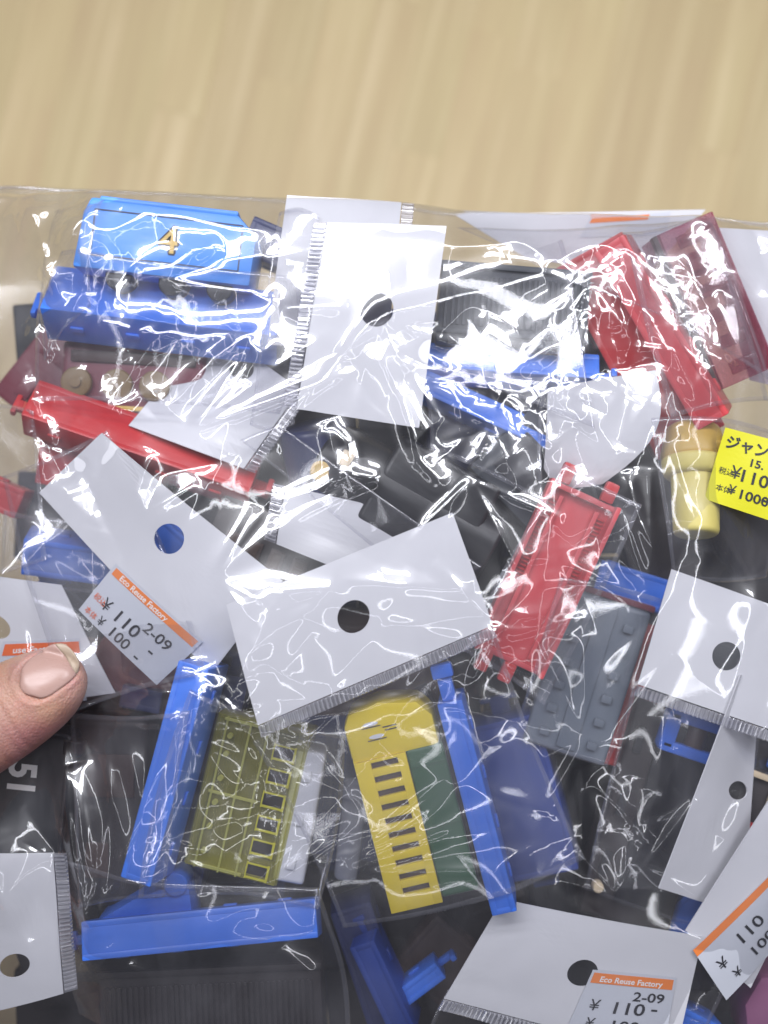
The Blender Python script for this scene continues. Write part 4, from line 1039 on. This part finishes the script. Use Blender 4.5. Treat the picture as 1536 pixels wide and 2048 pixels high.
# yellow price sticker on the outer bag
def yellow_sticker():
    q = [(1450, 855), (1640, 905), (1610, 1065), (1408, 998)]
    zz = []
    for p in q:
        w = W(*p, 4.0); zz.append(float(sample(HOUT, np.array([w.x]), np.array([w.y]))[0]))
    z = max(zz) * .5 + sum(zz) / 8 + .30
    sh = Sheet([(p[0], p[1], z) for p in q], bu=.05, tw=.02)
    def add(o): return o
    st = sticker(OUTER, add, sh, q, dz=.03, band=False, paper='yellow_paper', lines=[
        ('ジャンク', .04, .245, .195, 'ink', .005), ('15.', .31, .41, .14, 'ink', .001), ('税込', .055, .60, .10, 'ink', .0), ('¥', .17, .62, .23, 'ink', .001), ('1100', .24, .63, .225, 'ink', .001),
        ('本体', .07, .83, .10, 'ink', .0), ('¥', .19, .83, .17, 'ink', .001), ('1000', .28, .85, .17, 'ink', .001), ('-', .52, .83, .20, 'ink', .004)])
    st.name = 'yellow_price_sticker'
yellow_sticker()

# ------------------------------------------------------------------ films of the small bags, draped over their own toys
RH = {}
def rank_height(r):
    if r not in RH: RH[r] = blur(membrane(heightmap(r), 60), 16)
    return RH[r]
def inner_film(bag, quad, rank, seed, nfold=26, amp=.10, seams=(1, 1, 1, 1), lift=.08, edge_z=None, polys=()):
    h = rank_height(rank)
    c = [W(p[0], p[1], 3.0) for p in quad]
    lu = (c[1] - c[0]).length; lv = (c[3] - c[0]).length
    nu = max(30, int(lu / .055)); nv = max(30, int(lv / .055))
    u, v = np.meshgrid(np.linspace(0, 1, nu), np.linspace(0, 1, nv))
    bow = .06 * np.sin(np.pi * v) * np.sin(seed) ; bow2 = .05 * np.sin(np.pi * u) * np.cos(seed * 1.7)
    X = (c[0].x * (1 - u) * (1 - v) + c[1].x * u * (1 - v) + c[2].x * u * v + c[3].x * (1 - u) * v) + bow * lu * (u - .5) * 1.6
    Y = (c[0].y * (1 - u) * (1 - v) + c[1].y * u * (1 - v) + c[2].y * u * v + c[3].y * (1 - u) * v) + bow2 * lv * (v - .5) * 1.6
    Z = sample(h, X, Y) + lift
    bx = (X.min(), Y.min(), X.max(), Y.max())
    Z = Z + folds(X, Y, int(nfold * .55), amp * .85, 1.6, 5.0, bx, seed) + .010 * nrm_noise(X, Y, seed + 1, 1.4) + ridges(X, Y, polys, 3.0)
    idx = np.arange(nu * nv).reshape(nv, nu)
    fs = np.stack([idx[:-1, :-1], idx[1:, :-1], idx[1:, 1:], idx[:-1, 1:]], -1).reshape(-1, 4)
    o = bag['_o']; pts = (np.stack([X, Y, Z], -1) - np.array([o[0], o[1], o[2]])).reshape(-1, 3) * S
    f = link('bag_film', fastmesh('bag_film', pts, fs, M['film_in']), bag)
    # welded side seams: narrow doubled strips just inside the outline
    G = pts.reshape(nv, nu, 3) / S
    edges = [(G[0], G[2]), (G[:, -1], G[:, -3]), (G[-1], G[-3]), (G[:, 0], G[:, 2])]
    for on, (a, b_) in zip(seams, edges):
        if not on: continue
        P_ = []; F_ = []
        for i in range(len(a)):
            for q in (a[i] + [0, 0, .02], a[i] + [0, 0, .035], b_[i] + [0, 0, .025]): P_.append(tuple(q))
        for i in range(len(a) - 1):
            for q in range(2): F_.append((i * 3 + q, i * 3 + q + 1, (i + 1) * 3 + q + 1, (i + 1) * 3 + q))
        link('side_seam', mesh_from('side_seam', P_, F_, M['seam'], smooth=True), bag)
inner_film(b1, [(560, 430), (640, 440), (590, 850), (500, 850)], 3, 31, 14, .06)
inner_film(b1b, [(540, 690), (790, 700), (1180, 860), (1130, 470)], 3, 32, 20, .05, seams=(0, 1, 1, 0))
inner_film(b2, [(120, 500), (600, 560), (560, 830), (60, 800)], 3, 33, 34, .08)
inner_film(b3, [(-20, 950), (210, 860), (430, 1330), (150, 1420)], 3, 34, 26, .08)
inner_film(b4, [(516, 1465), (985, 1262), (1160, 1700), (690, 1830)], 4, 35, 40, .08, seams=(0, 1, 1, 1))
inner_film(b5, [(480, 880), (560, 850), (960, 1130), (860, 1190)], 3, 36, 16, .07)
inner_film(b6, [(830, 720), (1090, 760), (1080, 1010), (860, 900)], 3, 37, 40, .10)
inner_film(b7, [(1270, 1380), (1545, 1475), (1420, 1880), (1180, 1800)], 2, 38, 28, .10)
inner_film(b9, [(900, 2010), (1360, 2110), (1300, 2300), (860, 2200)], 3, 39, 10, .08)
inner_film(b11, [(120, 1700), (640, 1760), (700, 2100), (140, 2060)], 3, 40, 30, .07, seams=(1, 1, 0, 0))
inner_film(b12, [(-20, 1020), (180, 1040), (240, 1200), (-40, 1180)], 2, 41, 14, .08)
inner_film(b8, [(1500, 1330), (1640, 1300), (1640, 1560), (1440, 1560)], 3, 42, 14, .08)
inner_film(b10, [(1380, 1900), (1460, 2000), (1380, 2150), (1300, 2100)], 3, 43, 12, .08)
inner_film(b13, [(920, 430), (1420, 440), (1540, 760), (1130, 560)], 2, 44, 30, .09)
inner_film(b14, [(1240, 470), (1400, 430), (1540, 800), (1330, 840)], 3, 45, 30, .10)
def loose_bag(label, quad, rank, seed, nfold, amp):
    """small bag of which only clear film shows"""
    root = bpy.data.objects.new('small_bag', None); COL.objects.link(root)
    c = W(sum(p[0] for p in quad) / 4, sum(p[1] for p in quad) / 4, 3.0); root.location = c * S
    tag(root, label, 'plastic bag', 'small clear bags in the pile'); root['_o'] = [c.x, c.y, c.z]
    inner_film(root, quad, rank, seed, nfold, amp)
loose_bag('crinkled small clear bag around the red open tray', [(1120, 930), (1270, 1010), (1080, 1400), (920, 1290)], 4, 51, 60, .11)
loose_bag('small clear bag round the clear yellow train', [(400, 1360), (690, 1470), (640, 1800), (300, 1760)], 3, 52, 46, .09)
loose_bag('smooth small clear bag over the grey chassis', [(1110, 1150), (1330, 1200), (1220, 1540), (1030, 1470)], 3, 53, 14, .07)
loose_bag('small clear bag along the left edge above the thumb', [(-120, 800), (60, 820), (90, 1120), (-120, 1160)], 3, 54, 30, .10)
loose_bag('small clear bag standing up at the top left corner', [(60, 372), (230, 380), (190, 620), (80, 720)], 3, 55, 40, .12)
loose_bag('small clear bag over the brown black tank', [(150, 1420), (400, 1400), (350, 1760), (170, 1800)], 3, 56, 24, .08)
loose_bag('small clear bag around the pale yellow cylinder', [(1290, 840), (1560, 860), (1560, 1160), (1340, 1150)], 3, 57, 20, .06)
for o in list(bpy.data.objects):
    if '_o' in o.keys(): del o['_o']

# ------------------------------------------------------------------ the hand: thumb on the bag, fingers behind it
def build_hand():
    root = bpy.data.objects.new('hand', None); COL.objects.link(root)
    tag(root, 'bare hand with its thumb pressing on the bag from the left', 'hand')
    def ring_loft(path, n=40):
        """path: [(centre, half width, half height up, half height down, roll)]"""
        V = []; F = []
        P = [Vector(p[0]) for p in path]
        for i, (c, rw, ru, rd, roll) in enumerate(path):
            d = (P[min(i + 1, len(P) - 1)] - P[max(i - 1, 0)]).normalized()
            up = Vector((0, 0, 1)); side = d.cross(up).normalized(); up = side.cross(d).normalized()
            cr, sr = math.cos(roll), math.sin(roll); s2 = side * cr + up * sr; u2 = up * cr - side * sr
            for k in range(n):
                a = 2 * math.pi * k / n; cx, cz = math.cos(a), math.sin(a)
                cx = math.copysign(abs(cx) ** .9, cx); cz = math.copysign(abs(cz) ** .9, cz)
                V.append(Vector(c) + s2 * (cx * rw) + u2 * (cz * (ru if cz > 0 else rd)))
        for i in range(len(path) - 1):
            for k in range(n):
                j = (k + 1) % n; F.append((i * n + k, i * n + j, (i + 1) * n + j, (i + 1) * n + k))
        F.append(tuple(range(n))[::-1]); F.append(tuple((len(path) - 1) * n + k for k in range(n)))
        return V, F
    zc = 4.45
    A = W(-210, 1560, zc); B = W(128, 1352, zc)
    ax = (B - A).normalized(); L = (B - A).length
    path = []
    roll = R(14)
    prof = [(-2.2, 1.35, 1.15, 1.2), (-1.2, 1.22, 1.08, 1.1), (0, 1.12, 1.0, 1.0), (.8, 1.10, .98, 1.0), (1.5, 1.14, .98, 1.02), (2.2, 1.15, .96, 1.04), (2.9, 1.12, .90, 1.04), (3.5, 1.06, .82, 1.0), (4.0, .97, .74, .92), (4.35, .86, .65, .82), (4.62, .72, .54, .68), (4.84, .54, .42, .52), (4.98, .34, .27, .34), (5.04, .12, .1, .12)]
    for t, w, u, d in prof:
        c = A + ax * (t / 5.04 * (L + .45)) + Vector((0, 0, -.05 * max(0, t - 2)))
        path.append((c, w * 1.02, u, d, roll))
    V, F = ring_loft(path, 56)
    def tubep(pts, n=26):
        return ring_loft([(Vector(p[:3]), p[3], p[3], p[3], 0) for p in pts], n)
    def addm(VF):
        nonlocal V, F
        o = len(V); V = V + VF[0]; F = F + [tuple(i + o for i in f) for f in VF[1]]
    # palm, thumb root and four fingers under the bag, all outside or below the picture
    pa = A - ax * 2.2
    addm(tubep([(pa.x + .6, pa.y - .4, zc, 1.2), (pa.x - 1.0, pa.y - 1.0, zc - .6, 1.5), (pa.x - 2.6, pa.y - 2.2, zc - 2.0, 1.9), (pa.x - 3.6, pa.y - 3.8, zc - 3.4, 2.0)]))
    px_, py_ = pa.x - 3.0, pa.y - 1.0
    addm(tubep([(px_ - .6, py_ - 4.6, -.4, 1.9), (px_ - .2, py_ - 2.6, -1.0, 2.3), (px_, py_ - .2, -2.0, 2.3), (px_ + .4, py_ + 1.8, -2.6, 2.1), (px_ + .6, py_ + 3.2, -2.9, 1.5)]))
    for k, (dy, ln) in enumerate(((2.9, 6.6), (1.0, 7.4), (-.9, 7.0), (-2.7, 5.6))):
        y = py_ + dy; x = px_ + .6; z = -3.0 - .05 * k
        addm(tubep([(x - 1.2, y, z + .4, .95), (x + .6, y + .05, z, .92), (x + ln * .4, y + .15, z - .15, .85), (x + ln * .55, y + .18, z, .88), (x + ln * .8, y + .2, z + .25, .78), (x + ln * .93, y + .2, z + .5, .74), (x + ln * 1.02, y + .2, z + .7, .5), (x + ln * 1.05, y + .2, z + .78, .15)]))
    addm(tubep([(px_ - .8, py_ - 4.0, -.6, 2.2), (px_ - 1.6, py_ - 7.0, -.2, 2.6), (px_ - 2.6, py_ - 12, .2, 3.0), (px_ - 3.4, py_ - 17, .4, 3.2)]))
    me = mesh_from('hand', V, F, M['skin'])
    ob = link('skin', me, root)
    md = ob.modifiers.new('r', 'REMESH'); md.mode = 'VOXEL'; md.voxel_size = .0007; md.use_smooth_shade = True
    sm = ob.modifiers.new('s', 'SMOOTH'); sm.iterations = 6; sm.factor = .6
    bpy.context.view_layer.update()
    dg = bpy.context.evaluated_depsgraph_get(); me2 = bpy.data.meshes.new_from_object(ob.evaluated_get(dg)); ob.modifiers.clear(); ob.data = me2
    # nail geometry: local frame at the nail base
    s = ax.cross(Vector((0, 0, 1))).normalized(); up = s.cross(ax).normalized()
    s_ = s * math.cos(roll) + up * math.sin(roll); u_ = up * math.cos(roll) - s * math.sin(roll)
    nb = W(70, 1372, zc + .9)                          # nail middle on the thumb's back
    # nail direction in the picture: from (48,1380) to (128,1325)
    nd = (W(128, 1322, 5.2) - W(44, 1384, 5.3)); nd.z = 0; nd.normalize()
    ns = nd.cross(Vector((0, 0, 1))).normalized()
    tree = BVHTree.FromPolygons([v.co / S for v in me2.vertices], [tuple(p.vertices) for p in me2.polygons])
    cN = W(88, 1346, 5.2)
    NLn, NWd = .68, .50                                # half length, half width
    def surf(a, b_):
        q = Vector((cN.x, cN.y, 0)) + nd * a + ns * b_
        h = tree.ray_cast(Vector((q.x, q.y, 12)), Vector((0, 0, -1)))
        return (h[0].z if h[0] is not None and h[0].z > zc - .6 else None), q
    z0 = surf(0, 0)[0]
    # groove round the nail: push skin down inside the nail outline, raise the fold around it
    co = np.empty(len(me2.vertices) * 3); me2.vertices.foreach_get('co', co); co = co.reshape(-1, 3) / S
    dx = co[:, 0] - cN.x; dy = co[:, 1] - cN.y
    a = dx * nd.x + dy * nd.y; b2 = dx * ns.x + dy * ns.y
    r = (np.abs(a / NLn) ** 3.2 + np.abs(b2 / NWd) ** 3.0) ** (1 / 3.1)
    top = co[:, 2] > zc + .05
    tip = np.clip(1 - np.clip((a - .35) / .25, 0, 1), 0, 1)
    co[:, 2] += np.where(top, -.09 * np.clip((1.02 - r) / .12, 0, 1) + .045 * np.exp(-((r - 1.16) / .10) ** 2) * tip, 0)
    # knuckle creases across the thumb, off to the left
    for t0, amp in ((-1.28, .05), (-1.5, .035), (-1.85, .04), (-1.05, .02)):
        co[:, 2] -= np.where(top, amp * np.exp(-((a - t0 + .10 * b2 ** 2) / .05) ** 2), 0)
    me2.vertices.foreach_set('co', (co * S).ravel()); me2.update()
    nA, nB = 30, 22; pts = []; fs = []
    for i in range(nA + 1):
        for j in range(nB + 1):
            ta = -1 + 2 * i / nA; tb = -1 + 2 * j / nB
            wmul = (1 - abs(ta) ** 3.2 * (.42 if ta < 0 else .46)) ** 1
            aa = ta * NLn * (1 - .22 * tb * tb * (1 if ta < -.3 else (.35 if ta > .3 else 0)) * abs(ta)); bb = tb * NWd * wmul
            z, q = surf(aa, bb)
            if z is None: z = z0 - .3
            pts.append([q.x, q.y, z + .035 - .05 * abs(tb) ** 4 - .06 * max(0, -ta - .8) / .2 + (.03 * ta if ta > 0 else 0)])
    P_ = np.array(pts).reshape(nA + 1, nB + 1, 3)
    for _ in range(4):
        Q = P_.copy(); Q[1:-1, 1:-1, 2] = .2 * (P_[1:-1, 1:-1, 2] + P_[:-2, 1:-1, 2] + P_[2:, 1:-1, 2] + P_[1:-1, :-2, 2] + P_[1:-1, 2:, 2]); P_ = Q
    pts = [Vector(p) for p in P_.reshape(-1, 3)]
    cut = int(nA * .86)
    def plate(i0, i1, nm, mt, par):
        fs = [(i * (nB + 1) + j, i * (nB + 1) + j + 1, (i + 1) * (nB + 1) + j + 1, (i + 1) * (nB + 1) + j) for i in range(i0, i1) for j in range(nB)]
        me = solid_from_surface(nm, pts, fs, .035, Vector((0, 0, 1)), mt)
        me.polygons.foreach_set('use_smooth', [True] * len(me.polygons))
        me.update(); return link(nm, me, par)
    nl = plate(0, cut, 'thumbnail', M['nail'], root)
    plate(cut, nA, 'free_edge', M['nail_tip'], nl)
build_hand()
